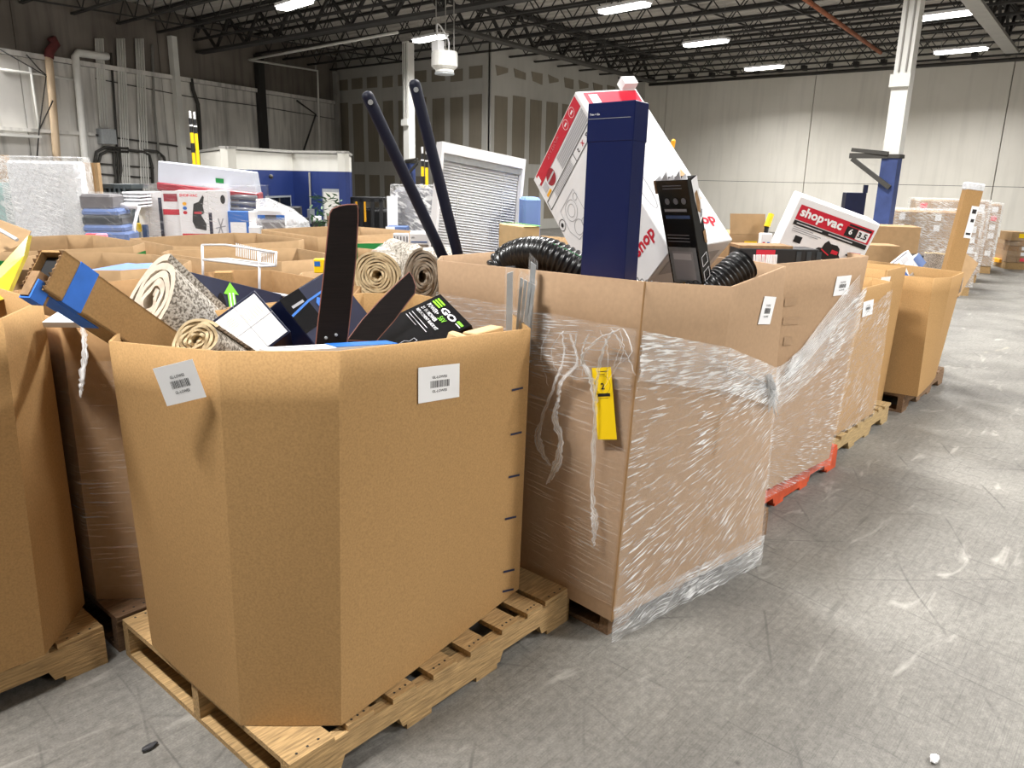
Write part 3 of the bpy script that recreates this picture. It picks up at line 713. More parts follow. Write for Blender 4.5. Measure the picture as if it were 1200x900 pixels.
# --- box two, wrapped
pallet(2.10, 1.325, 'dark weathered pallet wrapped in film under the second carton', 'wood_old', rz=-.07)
c2 = carton('bulk_carton', 'film-wrapped square carton with yellow tag and the tall navy box', [
    ((2.07, 1.295, .085), T(755, 330, 1.29)), ((2.56, 1.225, .085), T(859, 336, 1.24)), ((3.01, 1.15, .085), T(921, 312, 1.272)), ((3.14, 1.40), (3.15, 1.42, 1.28)), ((3.14, 2.1), (3.15, 2.1, 1.28)),
    ((2.98, 2.27), (2.98, 2.27, 1.28)), ((2.22, 2.27), (2.18, 2.27, 1.285)), ((2.09, 2.1), T(512, 305, 1.29))], 'kraft_pink', zb=.139, bulge=.008)
pallet(3.24, 1.36, 'orange painted pallet under the third wrapped carton', 'wood_red', rz=-.04)
c3 = carton('bulk_carton', 'tan wrapped carton holding the tilted shop vacuum box', [
    ((3.30, 1.36), (3.27, 1.36, 1.252)), ((4.17, 1.27), T(1018, 300, 1.257)), ((4.30, 1.42), (4.32, 1.40, 1.25)), ((4.3, 2.15), (4.3, 2.15, 1.25)), ((4.15, 2.3), (4.15, 2.3, 1.25)), ((3.42, 2.3), (3.42, 2.3, 1.25)), ((3.24, 2.15), (3.24, 2.15, 1.25)), ((3.22, 1.5), (3.2, 1.5, 1.25))], 'kraft_pink', bulge=.01)
pallet(4.42, 1.36, 'natural wood pallet with chipped corner under the fourth carton', 'wood_x')
c4 = carton('bulk_carton', 'low film-wrapped carton just beyond the shop vacuum carton', [((4.46, 1.40), (4.45, 1.40, 1.01)), ((5.24, 1.36), (5.23, 1.36, 1.01)), ((5.34, 1.5), (5.34, 1.5, 1.01)), ((5.34, 2.3), (5.34, 2.3, 1.01)), ((4.46, 2.3), (4.46, 2.3, 1.01))], 'kraft', bulge=.01)
c5 = carton('bulk_carton', 'narrow brown carton squeezed before the last carton of the aisle row', [((5.42, 1.55), T(1012, 314, 1.06)), ((5.46, 1.44), T(1040, 317, 1.06)), ((5.80, 1.46), (5.80, 1.43, 1.06)), ((5.80, 2.3), (5.8, 2.3, 1.06)), ((5.42, 2.3), (5.42, 2.3, 1.06))], 'kraft', bulge=.005, zb=.0)
pallet(5.90, 1.34, 'dark stained pallet under the flared carton at the end of the row', 'wood_old')
c6 = carton('bulk_carton', 'flared brown carton at the end of the aisle row, with a long box poking out', [
    (B(1030, 458), T(1051, 322, .98)), (B(1075, 465), T(1094, 326, .98)), (B(1090, 450), T(1116, 325, .98)), (B(1096, 442), T(1130, 319, .98)), ((6.85, 2.2), (7.0, 2.2, .98)), ((5.95, 2.25), (5.9, 2.25, .98))], 'kraft', bulge=.008)
# --- left side and the field of cartons behind
pallet(-.375, 2.47, 'wooden pallet at the left edge under the leftmost carton', 'wood')
cL_ = carton('bulk_carton', 'leftmost carton, cut off by the left edge, with yellow film on top', [((-.2, 2.44), (-.2, 2.42, 1.19)), ((.64, 2.44), (.66, 2.42, 1.195)), ((.84, 2.66), (.84, 2.66, 1.198)), ((.84, 3.3), (.84, 3.3, 1.19)), ((.68, 3.46), (.68, 3.46, 1.18)), ((-.2, 3.46), (-.2, 3.46, 1.18)), ((-.37, 3.3), (-.37, 3.3, 1.18)), ((-.37, 2.6), (-.37, 2.6, 1.18))], 'kraft', bulge=.015)
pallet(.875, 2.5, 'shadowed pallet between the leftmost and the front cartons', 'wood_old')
cM = carton('bulk_carton', 'film-wrapped carton behind the front carton, holding the dark blue faucet box', octo(.88, 2.08, 2.53, 3.48, 1.13, .13), 'kraft_dark', bulge=.01)
pallet(2.14, 2.5, 'pallet under the carton of rolled rugs', 'wood_old')
cN3 = carton('bulk_carton', 'brown carton with two rolled rugs resting on its rim', octo(2.16, 3.28, 2.52, 3.46, 1.09, .16), 'kraft_far', bulge=.01)
pallet(3.42, 2.5, 'pallet under the carton that holds the window blind', 'wood_old')
cN4 = carton('bulk_carton', 'brown carton with the white window blind standing in it', octo(3.42, 4.55, 2.52, 3.46, 1.09, .16), 'kraft_far', bulge=.01)
def far_carton(label, pts, z, m='kraft_far', mtp='wood_old'):
    cols = [(B(x, y, z)[:2], T(x, y, z)) for x, y in pts]; cx = sum(c[0][0] for c in cols)/len(cols); cy = sum(c[0][1] for c in cols)/len(cols)
    cols = [((cx+(b_[0]-cx)*.97, cy+(b_[1]-cy)*.97), t_) for b_, t_ in cols]
    return carton('bulk_carton', label, cols, m, bulge=.008)
cN = far_carton('open carton with a pale blue sheet inside, behind the taped cardboard tube', [(12, 316), (141, 317), (213, 312), (224, 305.5), (179, 298), (120, 296), (60, 296.5), (10, 303)], 1.12)
cN2 = far_carton('open carton behind the white wire shelf', [(189, 296), (235, 303), (330, 306.5), (370, 304), (392, 300), (379, 296), (349, 291), (197, 293)], 1.12)
cN5 = carton('bulk_carton', 'open carton behind the upright fan blade', octo(3.42, 4.5, 3.7, 4.7, 1.1, .15), 'kraft_far')
cPa = carton('bulk_carton', 'open carton with a green stripe below its rim, at left', octo(1.45, 2.42, 5.35, 6.5, 1.1, .14), 'kraft_far')
cPb = carton('bulk_carton', 'wide open carton in front of the wrapped pallet with the plastic tote', octo(2.5, 3.55, 5.1, 6.05, 1.1, .14), 'kraft_far')
cPc = carton('bulk_carton', 'open carton with a crumpled rim below the wrapped blue boxes', octo(3.68, 4.75, 5.1, 6.2, 1.11, .14), 'kraft_far')
cPd = far_carton('open carton with broad green band right of the fan blade', [(414, 284.5), (466, 284), (476, 280), (468, 277.5), (418, 277.5)], 1.13)
cPe = carton('bulk_carton', 'plain open carton between the green banded carton and the rugs', octo(4.7, 5.7, 3.75, 4.7, 1.07, .14), 'kraft_far')
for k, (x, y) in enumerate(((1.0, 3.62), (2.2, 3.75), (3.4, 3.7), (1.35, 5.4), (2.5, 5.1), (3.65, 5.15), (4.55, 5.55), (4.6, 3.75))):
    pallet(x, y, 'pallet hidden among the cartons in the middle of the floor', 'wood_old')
for nm, cc, lo_, hi_ in (('green_stripe', cPa, .905, .945), ('green_band', cPd, .86, .995)):
    for i in ((0, 7, 1, 6) if cc is cPa else (0, 1, 4)):
        P, n_, L = cc.grid[i]; mb = MB()
        for s in range(6):
            u0, u1 = s/6, (s+1)/6; mb.poly([P(u0, lo_, .003), P(u1, lo_, .003), P(u1, hi_, .003), P(u0, hi_, .003)])
        mb.build(nm, 'green_dark', cc.t)

# ------------------------------------------------------------------ stretch film
def film(parent, path, m, nz=14, wr=.006, centre=None, slant=0, name='stretch_wrap', seed=1, off=.008, flare=0):
    """path: (side, u, zlo, zhi) along the wrap; UV fans out of 'centre' (s, z) when given"""
    rnd = random.Random(seed); mb = MB(); uv = []; s_ = 0; prev = None; rows = []; dense = []
    for a, c in zip(path[:-1], path[1:]):
        if a[0] is not c[0]: dense.append(a); continue
        k = max(2, int(abs(c[1]-a[1])*a[0][2]/.04))
        for i in range(k): dense.append([a[0]]+[a[j]+(c[j]-a[j])*i/k for j in (1, 2, 3)])
    dense.append(path[-1])
    for g, u, zl, zh in dense:
        zb_, zt_ = g[0](u, 0).z, g[0](u, 1).z; row = []; m_ = g[0](u, .5)
        if prev is not None: s_ += (m_-prev).length
        prev = m_
        for k in range(nz+1):
            z = zl+(zh-zl)*k/nz; q = g[0](u, (z-zb_)/(zt_-zb_), off+rnd.uniform(0, wr)+flare*(1-k/nz)); row.append(mb.vert(q))
            if centre: dx, dz = s_-centre[0], z-centre[1]; uv.append((math.hypot(dx, dz), math.atan2(dz, -dx if centre[0] > .2 else dx)))
            else: uv.append((s_, z-slant*s_))
        rows.append(row)
    for i in range(len(rows)-1):
        for k in range(nz): mb.face((rows[i][k], rows[i+1][k], rows[i+1][k+1], rows[i][k+1]))
    mb.uv = uv; return mb.build(name, m, parent, smooth=True)
def run(g, zl, zh, u0=0, u1=1, n=6): return [(g, u0+(u1-u0)*i/n, zl[0]+(zl[1]-zl[0])*i/n, zh[0]+(zh[1]-zh[0])*i/n) for i in range(n+1)]
def strand(parent, pix, ds, rs, m='film_strand', squash=.3, seed=3, n=10, name='film_strand'):
    rnd = random.Random(seed); pts = spline([A(x, y, d) for (x, y), d in zip(pix, ds)], n); N_ = len(pts); r_ = []
    for i in range(N_):
        u = i/(N_-1)*(len(rs)-1); k = min(int(u), len(rs)-2); r_.append((rs[k]+(rs[k+1]-rs[k])*(u-k))*rnd.uniform(.7, 1.3))
    pts = [p+V(rnd.uniform(-1, 1), rnd.uniform(-1, 1), 0)*.003 for p in pts]
    mb = MB().tube(pts, r_, 9, squash=squash); L = 0; uv = []
    for i in range(N_):
        L += 0 if i == 0 else (pts[i]-pts[i-1]).length
        uv += [(L*.25, j*.035) for j in range(9)]
    mb.uv = uv; return mb.build(name, m, parent, smooth=True)
# plane of box two's aisle side, for heights
RP = V(2.07, 1.285, 0); RNn = V(-(1.14-1.285), (3.03-2.07), 0).normalized()*-1
def rz_(x, y): return onplane(x, y, RP, RNn).z
g0, g1, g7 = c2.grid[0], c2.grid[1], c2.grid[7]   # aisle side (two creased halves) and the near side facing left
ztop = [rz_(745, 388), rz_(828, 410), rz_(905, 441)]
aisle = run(g0, (.03, .03), (ztop[0], ztop[1]))+run(g1, (.03, .03), (ztop[1], ztop[2]))
Ls = g0[2]+g1[2]; KN = (Ls+.75, rz_(905, 458)+.12)
film(c2.t, aisle, 'film', 22, .008, centre=KN, seed=5)
film(c2.t, [(g, u, h-.16, h+.004) for g, u, l, h in aisle], 'film_dense', 5, .012, centre=KN, seed=8, name='film_edge', off=.012)
film(c2.t, [(g, u, 0.0, .14) for g, u, l, h in aisle], 'film_dense', 4, .012, slant=.1, seed=9, name='film_skirt', off=.004, flare=.004)
near = run(g7, (.20, .15), (ztop[0]+.03, ztop[0]))
film(c2.t, near, 'film_thin', 18, .004, slant=-.12, seed=11)
film(c2.t, [(g, u, h-.2, h+.01) for g, u, l, h in near], 'film', 6, .012, slant=.08, seed=12, name='film_edge', off=.012)
# box three: film fans out of the same knot
RP3 = V(3.3, 1.355, 0); R3n = V(4.17-3.3, 1.27-1.36, 0).cross(V(0, 0, 1)).normalized()
g30 = c3.grid[0]; pts3 = []
for i in range(13):
    u = i/12; f_ = max(0, (u-.2)/.8); pts3.append((g30, u, .10, onplane(918+96*f_, 425-95*f_, RP3, R3n).z))
K3 = (-.35, onplane(905, 455, RP3, R3n).z-.25)
film(c3.t, pts3, 'film', 18, .010, centre=K3, seed=15)
film(c3.t, [(g, u, h-.22, h+.005) for g, u, l, h in pts3], 'film_dense', 6, .014, centre=K3, seed=16, name='film_edge', off=.013)
film(c4.t, run(c4.grid[0], (.13, .13), (.80, .97)), 'film', 14, .008, slant=.5, seed=18)
film(cM.t, run(cM.grid[6], (.1, .1), (1, 1))+run(cM.grid[7], (.1, .1), (1, 1))+run(cM.grid[0], (.1, .1), (1, 1)), 'film_thin', 12, .004, slant=.03, seed=20)
strand(cM.t, [(96, 378), (99, 405), (97, 440), (94, 466)], (2.24, 2.22, 2.2, 2.2), (.016, .010, .014, .003), seed=22)
def project(p):
    q = p-CAM; d = q.dot(fw); return 600+F*q.dot(RI)/d, 450-F*q.dot(UP)/d
def hit(g, x, y, off):
    """point of a carton side seen at a pixel"""
    u = v = .5
    for _ in range(25):
        px_, py_ = project(g[0](u, v, off)); e = 1e-3; ax_, ay_ = project(g[0](u+e, v, off)); bx_, by_ = project(g[0](u, v+e, off))
        a11, a12, a21, a22 = (ax_-px_)/e, (bx_-px_)/e, (ay_-py_)/e, (by_-py_)/e; D = a11*a22-a12*a21
        if abs(D) < 1e-9: break
        du, dv_ = ((x-px_)*a22-(y-py_)*a12)/D, (a11*(y-py_)-a21*(x-px_))/D; u += max(-.3, min(.3, du)); v += max(-.3, min(.3, dv_))
    return g[0](u, v, off)
# hanging strands and knot on box two
dk = (A(905, 455, 1)-CAM).length
def dn(x, y):   # depth just in front of box two's near side
    Pn = g7[0](.5, .5, .02); r = ray(x, y); return g7[1].dot(Pn-CAM)/g7[1].dot(r)
def da(x, y): 
    r = ray(x, y); return RNn.dot(RP-RNn*-.0-CAM)/RNn.dot(r)-.03
st1 = [(726, 386), (700, 398), (682, 420), (691, 440), (697, 470), (696, 520), (694, 580), (697, 612), (696, 640)]
strand(c2.t, st1, [dn(x, y) for x, y in st1], (.008, .012, .014, .010, .012, .009, .010, .018, .006), seed=31)
st2 = [(668, 392), (676, 425), (657, 448), (654, 470), (650, 490), (657, 515), (652, 545), (640, 568)]
strand(c2.t, st2, [dn(x, y)-.01 for x, y in st2], (.008, .008, .014, .010, .020, .016, .022, .003), seed=33)
st3 = [(659, 388), (661, 420), (650, 450), (634, 495), (630, 515), (638, 535), (645, 545)]
strand(c2.t, st3, [dn(x, y)-.01 for x, y in st3], (.006, .008, .010, .012, .020, .010, .004), 'film_dense', seed=35)
st4 = [(718, 388), (709, 405), (700, 440), (697, 470)]; strand(c2.t, st4, [dn(x, y) for x, y in st4], (.008, .007, .008, .004), seed=36)
st5 = [(722, 392), (733, 412), (745, 440)]; strand(c2.t, st5, [dn(x, y) for x, y in st5], (.004, .003, .002), seed=37)
for k in range(8):
    x_ = random.uniform(640, 740); y_ = 384+random.uniform(0, 8); s0 = [(x_, y_), (x_+random.uniform(-14, 14), y_+random.uniform(15, 30)), (x_+random.uniform(-25, 10), y_+random.uniform(40, 70))]
    strand(c2.t, s0, [dn(x, y) for x, y in s0], (.004, .003, .0015), seed=80+k)
def strand_pts(parent, pts, rs, m='film_strand', seed=1):
    rnd = random.Random(seed); pts = spline(pts, 8); N_ = len(pts); r_ = []
    for i in range(N_):
        u = i/(N_-1)*(len(rs)-1); k = min(int(u), len(rs)-2); r_.append((rs[k]+(rs[k+1]-rs[k])*(u-k))*rnd.uniform(.75, 1.25))
    mb = MB().tube(pts, r_, 9, squash=.35); L = 0; uv = []
    for i in range(N_):
        L += 0 if i == 0 else (pts[i]-pts[i-1]).length
        uv += [(L*.25, j*.035) for j in range(9)]
    mb.uv = uv; return mb.build('film_strand', m, parent, smooth=True)
for k in range(14):   # gathered knot where the film was tied off
    s0 = [(903+random.uniform(-5, 2), 436+random.uniform(0, 10)), (905+random.uniform(-4, 3), 458+random.uniform(-5, 5)), (905+random.uniform(-8, 9), 480+random.uniform(-10, 12))]
    strand_pts(c2.t, [hit(g1, *p, .02+.012*random.random()) for p in s0], (.004, .008, .003), seed=40+k)
for k in range(12):   # pleats running into the knot
    x_ = random.uniform(800, 870); y_ = 405+(x_-800)*.35+random.uniform(0, 60); s0 = [(x_, y_), ((x_+903)/2, (y_+452)/2-2), (903, 452)]
    strand_pts(c2.t, [hit(g1, *p, .016) for p in s0], (.0015, .003, .005), seed=140+k)
for k in range(9):   # bunched tail pulled across to the third carton
    o_ = k*4; s0 = [(921, 446-o_*.3), (950, 418-o_*.7), (985, 375-o_*.8), (1008, 345-o_*.7)]
    strand_pts(c3.t, [hit(g30, *p, .016) for p in s0], (.006, .006, .005, .002), seed=60+k)

# ------------------------------------------------------------------ stickers, tags and marks on the cartons
def pface(g, v, bl, br, tl, off=.004):
    """surface patch on a carton side from three pixels"""
    a, c, d = (hit(g, *p, .003) for p in (bl, br, tl)); return Face(a, c-a, d-a, g[1])
def sticker(parent, f, t1='GL-LOWES', bars=True):
    s = MB().hexa(f.P(0, 0, 0), f.u*f.w, f.v*f.h, f.n*.0008).build('paper_label', 'paper', parent, label='white paper label with a barcode')
    if bars:
        r = random.Random(4); segs = []; x = .28
        while x < .74:
            wd = r.choice((.008, .012, .02)); segs.append([(x, .38), (x+wd, .38), (x+wd, .58), (x, .58)]); x += wd+r.choice((.008, .014))
        f.polys(segs, 'ink', s, 'barcode', .0012)
        f.text(t1, .5, .68, 'ink', s, width=f.w*.36, height=f.h*.075, bold=.012, l=.0014); f.text(t1, .5, .28, 'ink', s, width=f.w*.36, height=f.h*.075, bold=.012, l=.0014)
    return s
sticker(c1.t, pface(c1.grid[7], .9, (196, 476), (242, 465), (179, 432), .014))
sticker(c1.t, pface(c1.grid[0], .9, (490, 473), (538, 465), (490, 431), .026))
sticker(c2.t, pface(c2.grid[1], .93, (888, 380), (902, 380), (896, 347), .012))
sticker(c3.t, pface(c3.grid[0], .9, (976, 347), (993, 345), (981, 324), .016))
sticker(c4.t, pface(c4.grid[0], .9, (1010, 372), (1022, 368), (1012, 354), .014))
f = pface(c5.grid[0], .93, (1031, 333), (1042, 332), (1033, 325), .012); sticker(c5.t, f, bars=False)
sticker(c6.t, pface(c6.grid[3], .9, (1122, 345), (1126, 342), (1125, 328), .012), bars=False)
f = pface(c2.grid[7], .75, (705, 513), (727, 513), (698, 430), .018); f.O = f.O+f.n*.024
tg = MB().hexa(f.P(0, 0, 0), f.u*f.w, f.v*f.h, f.n*.001).build('yellow_tag', 'yellow', c2.t, label='tall yellow tag printed with a 2')
f.text('2', .5, .745, 'ink', tg, height=f.h*.09, bold=.025); seg = f.ell(.5, .76, .40, .13, 24)
f.lines([(*seg[k], *seg[(k+1) % 24]) for k in range(24)], .0008, 'ink', tg, 'ring', .0014); f.rect(.2, .60, .85, .645, 'ink', tg, 'barcode', .0014); f.rect(.3, .94, .8, .95, 'ink', tg, 'fine_print', .0014); f.rect(.3, .905, .65, .911, 'ink', tg, 'fine_print', .0014); f.rect(.3, .575, .75, .58, 'ink', tg, 'fine_print', .0014)
# blue felt marks down the front carton's corner edge
g = c1.grid[0]
for x, y in ((606, 456), (604.5, 508), (602, 558), (598, 607), (596, 669), (595, 692)):
    f = pface(g, .5, (x-6, y+2.6), (x+7, y-.4), (x-6, y+.2), .022); f.rect(0, 0, 1, 1, 'mark_blue', c1.t, 'pen_mark', 0)
for (x, y, wd, ht) in ((919, 350, 14, 9), (917, 372, 19, 9), (918, 395, 10, 10)):
    f = pface(c3.grid[0], .8, (x, y+ht), (x+wd, y+ht-1), (x+1, y), .014); f.rect(0, 0, 1, 1, 'tape', c3.t, 'tape_patch', 0)
# seam where box two's sides meet
q0, q1 = c2.grid[0][0](0, 0, .004), c2.grid[0][0](0, 1, .004); MB().tube([q0, q1], .0035, 6).build('corner_seam', 'kraft_dark', c2.t)

# ================================================================== IN THE FRONT CARTON
# --- torn cardboard tube with blue painter's tape
e0, e1_ = A(50, 316, 1.98), A(226, 434, 2.5); ax = (e1_-e0).normalized(); tl = 1.15*(e1_-e0).length
sd = (A(95, 335, 2.2)-A(60, 372, 2.12)); sd = (sd-ax*sd.dot(ax)).normalized(); nn = ax.cross(sd).normalized()
if nn.dot(fw) > 0: nn = -nn
TW, TH = .118, .085
t = thing('cardboard_tube_box', 'long square cardboard tube with torn end and blue tape, leaning out of the front carton', 'box', e0+ax*tl)
def tb(s0, s1, off, n0=-1): return None
O = e0-sd*TW/2-nn*TH/2; wl4 = MB(); k = .006
for (P_, u_) in ((O, sd*TW), (O+nn*(TH-k), sd*TW)): wl4.hexa(P_, ax*tl, u_, nn*k)
for (P_) in (O, O+sd*(TW-k)): wl4.hexa(P_, ax*tl, sd*k, nn*TH)
wl4.build('tube_wall', 'kraft', t)
jag = MB(); 
for j in range(9):   # ragged torn lip
    u0, u1 = j/9, (j+1)/9; h = random.uniform(.003, .012)
    jag.prism([O+nn*TH+sd*TW*u0, O+nn*TH+sd*TW*u1, O+nn*TH+sd*TW*(u0+u1)/2-ax*h], -nn*.004); h = random.uniform(.003, .012)
    jag.prism([O+sd*TW*u0, O+sd*TW*u1, O+sd*TW*(u0+u1)/2-ax*h], nn*.004)
jag.build('torn_edge', 'torn_board', t, kind='stuff')
MB().hexa(O+sd*.01+nn*.008+ax*.02, sd*(TW-.02), nn*(TH-.016), ax*.02).build('inner_fill', 'black_matte', t)  # black block painted in as the shade inside the open end
MB().hexa(O-ax*.022-sd*.028+nn*(TH*.45), ax*.055, sd*.07, nn*.03).build('bent_flap', 'torn_board', t)
MB().hexa(O-sd*.002-nn*.002+ax*.055, ax*.062, sd*(TW+.004), nn*(TH+.004)).build('tape_band', 'tape_blue', t, label="wide blue painter's tape band")
MB().hexa(O-sd*.034+nn*(TH*.42)-ax*.018, ax*.04, sd*.055, nn*.038).build('tape_band', 'tape_blue', t)
MB().hexa(O-sd*.0035+nn*TH*.1, ax*.20, sd*.003, nn*.06).build('tape_strip', 'tape_blue', t)
# --- rolls of rug
def roll(name, label, P0, axis, r, turns, length, mats, squash=1.0, sqdir=None, inner=.12, tail=0, group=None):
    axis = Vector(axis).normalized(); x = (Vector(sqdir)-axis*Vector(sqdir).dot(axis)).normalized() if sqdir else axis.cross(V(0, 0, 1)).normalized(); y = axis.cross(x)
    t = thing(name, label, 'rug', P0+axis*length, group); mb = MB(); N_ = int(turns*26); pitch = r*(1-inner)/turns; th = pitch*.78; rows = []
    for i in range(N_+1):
        a = i/26*2*pi; ri = r*inner+pitch*i/26; row = []
        wob = 1+.03*sin(a*3+i*.05)
        for rr in (ri*wob, (ri+th)*wob):
            q = (x*cos(a)+y*sin(a)*squash)*rr
            row += [mb.vert(P0+q+axis*(.004*sin(i*.9))), mb.vert(P0+q+axis*length)]
        rows.append(row)
    for i in range(N_):
        a, c = rows[i], rows[i+1]
        mb.cur = 1; mb.face((a[0], c[0], c[2], a[2]))       # end edge
        mb.cur = 0 if i > N_-28 else 1; mb.face((a[2], c[2], c[3], a[3])); mb.cur = 1; mb.face((a[0], a[1], c[1], c[0])); mb.face((a[1], a[3], c[3], c[1]))
    a = rows[-1]; mb.cur = 0; mb.face((a[0], a[2], a[3], a[1])); mb.build('rolled_pile', mats, t, smooth=False); return t
p0, p1 = A(176, 352, 2.36), A(268, 428, 2.78)
roll('folded_rug', 'flattened grey and cream speckled rug beside the taped tube', p0, p1-p0, .148, 4, .62, ['rug_speckle', 'rug_end_light'], .46, A(205, 325, 2.45)-A(140, 378, 2.25))
p0, p1 = A(229, 398, 2.02), A(300, 440, 2.5)
roll('small_rug_roll', 'small tan rug roll with spiral end, low at the left rim of the front carton', p0, p1-p0, .062, 5, .45, ['rug_speckle', 'rug_back'], .78, V(1, 0, .1), .1)
def rbox(p0, d0, p1, d1, p2):
    P_, Q_, R_ = rect3(p0, d0, p1, d1, p2); n_ = (Q_-P_).cross(R_-P_).normalized()
    if n_.dot(P_-CAM) < 0: n_ = -n_
    return P_, Q_-P_, R_-P_, n_
# --- white box seen end on, with navy sides
P0, a, b_, c_ = rbox((298, 340), 2.45, (246, 378), 2.40, (341, 389))
cb = Cub(P0, a, b_, c_.normalized()*.34)
t = box_item('white_end_box', 'navy carton lying with its white flap end towards the camera, in the front carton', 'box', cb, 'navy_dark', .002)
f = cb.face((1, 0, 0), -1, 2) if False else Face(P0, a, b_, -c_)
f.rect(.045, .05, .97, .955, 'white', t, 'white_flaps', .002)
f.lines([(.0, .5, 1, .5), (.5, 0, .5, 1)], .0015, 'grey_ink', t, 'flap_seams', .003)
f.lines([(.15+.055*i, .22, .15+.055*i, .42) for i in range(7)], .001, 'skinned_tan', t, 'fine_print', .003)
f.lines([(.62, .18+.04*i, .8, .18+.04*i) for i in range(5)], .001, 'skinned_tan', t, 'fine_print', .003)
# --- dark blue faucet box (in the carton behind)
P0, a, b_, c_ = solve3((214, 316), 2.78, (332, 345), (221, 372), (188, 331), (.22, -.05, .12))
cb = Cub(P0, a, b_*1.3, c_.normalized()*.22)
t = box_item('faucet_box', 'glossy navy faucet box with a green arrow, behind the patterned rug', 'box', cb, 'navy_dark', .003)
f = Face(P0+b_*1.3, a, -b_*1.3, -c_)
sv = 1/1.3
def fy(v): return 1-(1-v)*sv
arrow = [(.39, fy(.02)), (.39, fy(.68)), (.355, fy(.68)), (.43, fy(.97)), (.505, fy(.72)), (.465, fy(.72)), (.465, fy(.02))]
f.poly(arrow, 'green', t, 'green_arrow', .002); f.lines([(.41, fy(.1), .412, fy(.72)), (.445, fy(.1), .447, fy(.74))], .006, 'paper', t, 'arrow_lettering', .003)
oval = [(.12+.045*cos(k/24*2*pi), fy(.45)+.30*sv*(1 if sin(k/24*2*pi) >= 0 else -1)*abs(sin(k/24*2*pi))**.5) for k in range(24)]
f.lines([(*oval[k], *oval[(k+1) % 24]) for k in range(24)], .004, 'paper', t, 'logo_oval', .002); f.text('reliabilt', .12, fy(.45), 'paper', t, width=.115, rot=90, bold=.02)
f.poly(f.ell(.325, fy(.38), .04, .30*sv), 'black_gloss', t, 'handle_hole', .002); f.lines([(.19, fy(.5), .27, fy(.52)), (.17, fy(.36), .26, fy(.38)), (.18, fy(.25), .22, fy(.25))], .004, 'grey_ink', t, 'fine_print', .002)
f2 = Face(P0+b_*1.3, c_.normalized()*.22, -b_*1.3, -a); f2.rect(.5, fy(.45), .95, fy(.98), 'orange_y', t, 'yellow_sticker', .002); f2.rect(.15, fy(.2), .38, fy(.95), 'lightgrey_ink', t, 'white_sticker', .002)
# --- navy 600 box
P0, a, b_, c_ = rbox((327, 352), 2.55, (376, 322), 2.75, (372, 408))
cb = Cub(P0, a*1.3, b_*1.2, c_.normalized()*.10)
t = box_item('vanity_light_box', 'dark blue box printed 600, leaning behind the tall fan blade', 'box', cb, 'navy_dark', .003)
f = Face(P0+b_*1.2, a*1.3, -b_*1.2)
f.rect(0.0, .42, .34, 1, 'black_gloss', t, 'black_panel', .0012); f.lines([(0, .72, .34, .78), (.34, .78, 1, .80)], .008, 'blue', t, 'blue_line', .002); f.text('600', .60, .48, 'paper', t, height=.032, bold=.02, rot=0)
f.poly([(.42, .62), (.42, .70), (.48, .76), (.54, .70), (.54, .62)], 'blue', t, 'house_mark', .002); f.rect(.08, .80, .28, .84, 'grey_ink', t, 'fine_print', .002); f.rect(.42, .54, .54, .58, 'paper', t, 'fine_print', .002)
ft = Face(P0, a*1.3, c_.normalized()*.10, -b_); ft.rect(.02, .05, .98, .95, 'white', t, 'white_side', .0012)
# --- fan blades
bn = (V(-.55, -.83, .12)).normalized()
def blade(name, label, pix, P, n_):
    pts = [onplane(x, y, P, n_) for x, y in pix]; base = min(pts, key=lambda p: p.z); t = thing(name, label, 'fan blade', base)
    MB().prism(pts, -n_*.006).build('blade', 'fan_wood', t)
    r_ = MB()
    for i in range(len(pts)): r_.tube([pts[i]-n_*.003, pts[(i+1) % len(pts)]-n_*.003], .0032, 6)
    r_.build('edge_band', 'blade_edge', t); return t
t = blade('fan_blade', 'tall dark brown fan blade standing upright in the front carton', [(369, 420), (373, 380), (379, 330), (384, 280), (387, 250), (390, 245), (398, 241.5), (408, 240), (418, 240), (419, 244), (419, 262), (417, 300), (412, 350), (407, 396), (405, 425)], A(390, 396, 2.22), bn)
for x, y in ((382, 396), (394, 392.5)): MB().lathe(onplane(x, y, A(390, 396, 2.22), bn), bn, [(.005, 0), (.003, .003)], 8).build('screw', 'galv', t)
blade('fan_blade', 'short dark brown fan blade leaning right behind the black trimmer box', [(408, 398), (425, 375), (445, 353), (467, 331), (480, 319), (484, 326), (487, 335), (486, 343), (478, 353), (462, 375), (440, 400)], A(445, 375, 2.5), V(-.4, -.8, .45).normalized())
# --- black trimmer blade box
P0, b_, a, c_ = rbox((516, 344), 2.70, (553, 381), 2.50, (411, 394))
cb = Cub(P0, a*1.1, b_, c_.normalized()*.035)
t = box_item('trimmer_box', 'flat black box with lime green and white EGO lettering at the front carton rim', 'box', cb, 'black_gloss', .002)
f = Face(P0+b_, -b_, a*1.1) if False else Face(P0+a*1.1, -a*1.1, b_)
f = Face(P0, b_, a*1.1, -c_)          # u runs across the short end (reading direction), v runs back along the box
W_, H_ = f.w, f.h
for i in range(3): f.rect(.10, .045+.026*i, .33, .060+.026*i, 'lime', t, 'logo_bar', .002)
f.text('GO', .57, .09, 'paper', t, width=W_*.40, height=H_*.062, rot=180, bold=.03)
f.text('POWER+', .28, .155, 'paper', t, width=W_*.32, rot=180, bold=.0); f.text('56V', .60, .165, 'green', t, width=W_*.16, rot=180, bold=.01)
f.text('21 IN MOWER', .34, .215, 'paper', t, width=W_*.46, rot=180, bold=.008); f.text('REPLACEMENT BLADE KIT', .43, .265, 'paper', t, width=W_*.66, rot=180, bold=.008)
f.lines([(.1, .32, .62, .32), (.1, .35, .7, .35), (.1, .38, .45, .38)], .0025, 'lightgrey_ink', t, 'fine_print', .002)
f.rect(.80, .06, .95, .085, 'green', t, 'green_badge', .002); f.rect(.82, .095, .95, .105, 'paper', t, 'fine_print', .002)
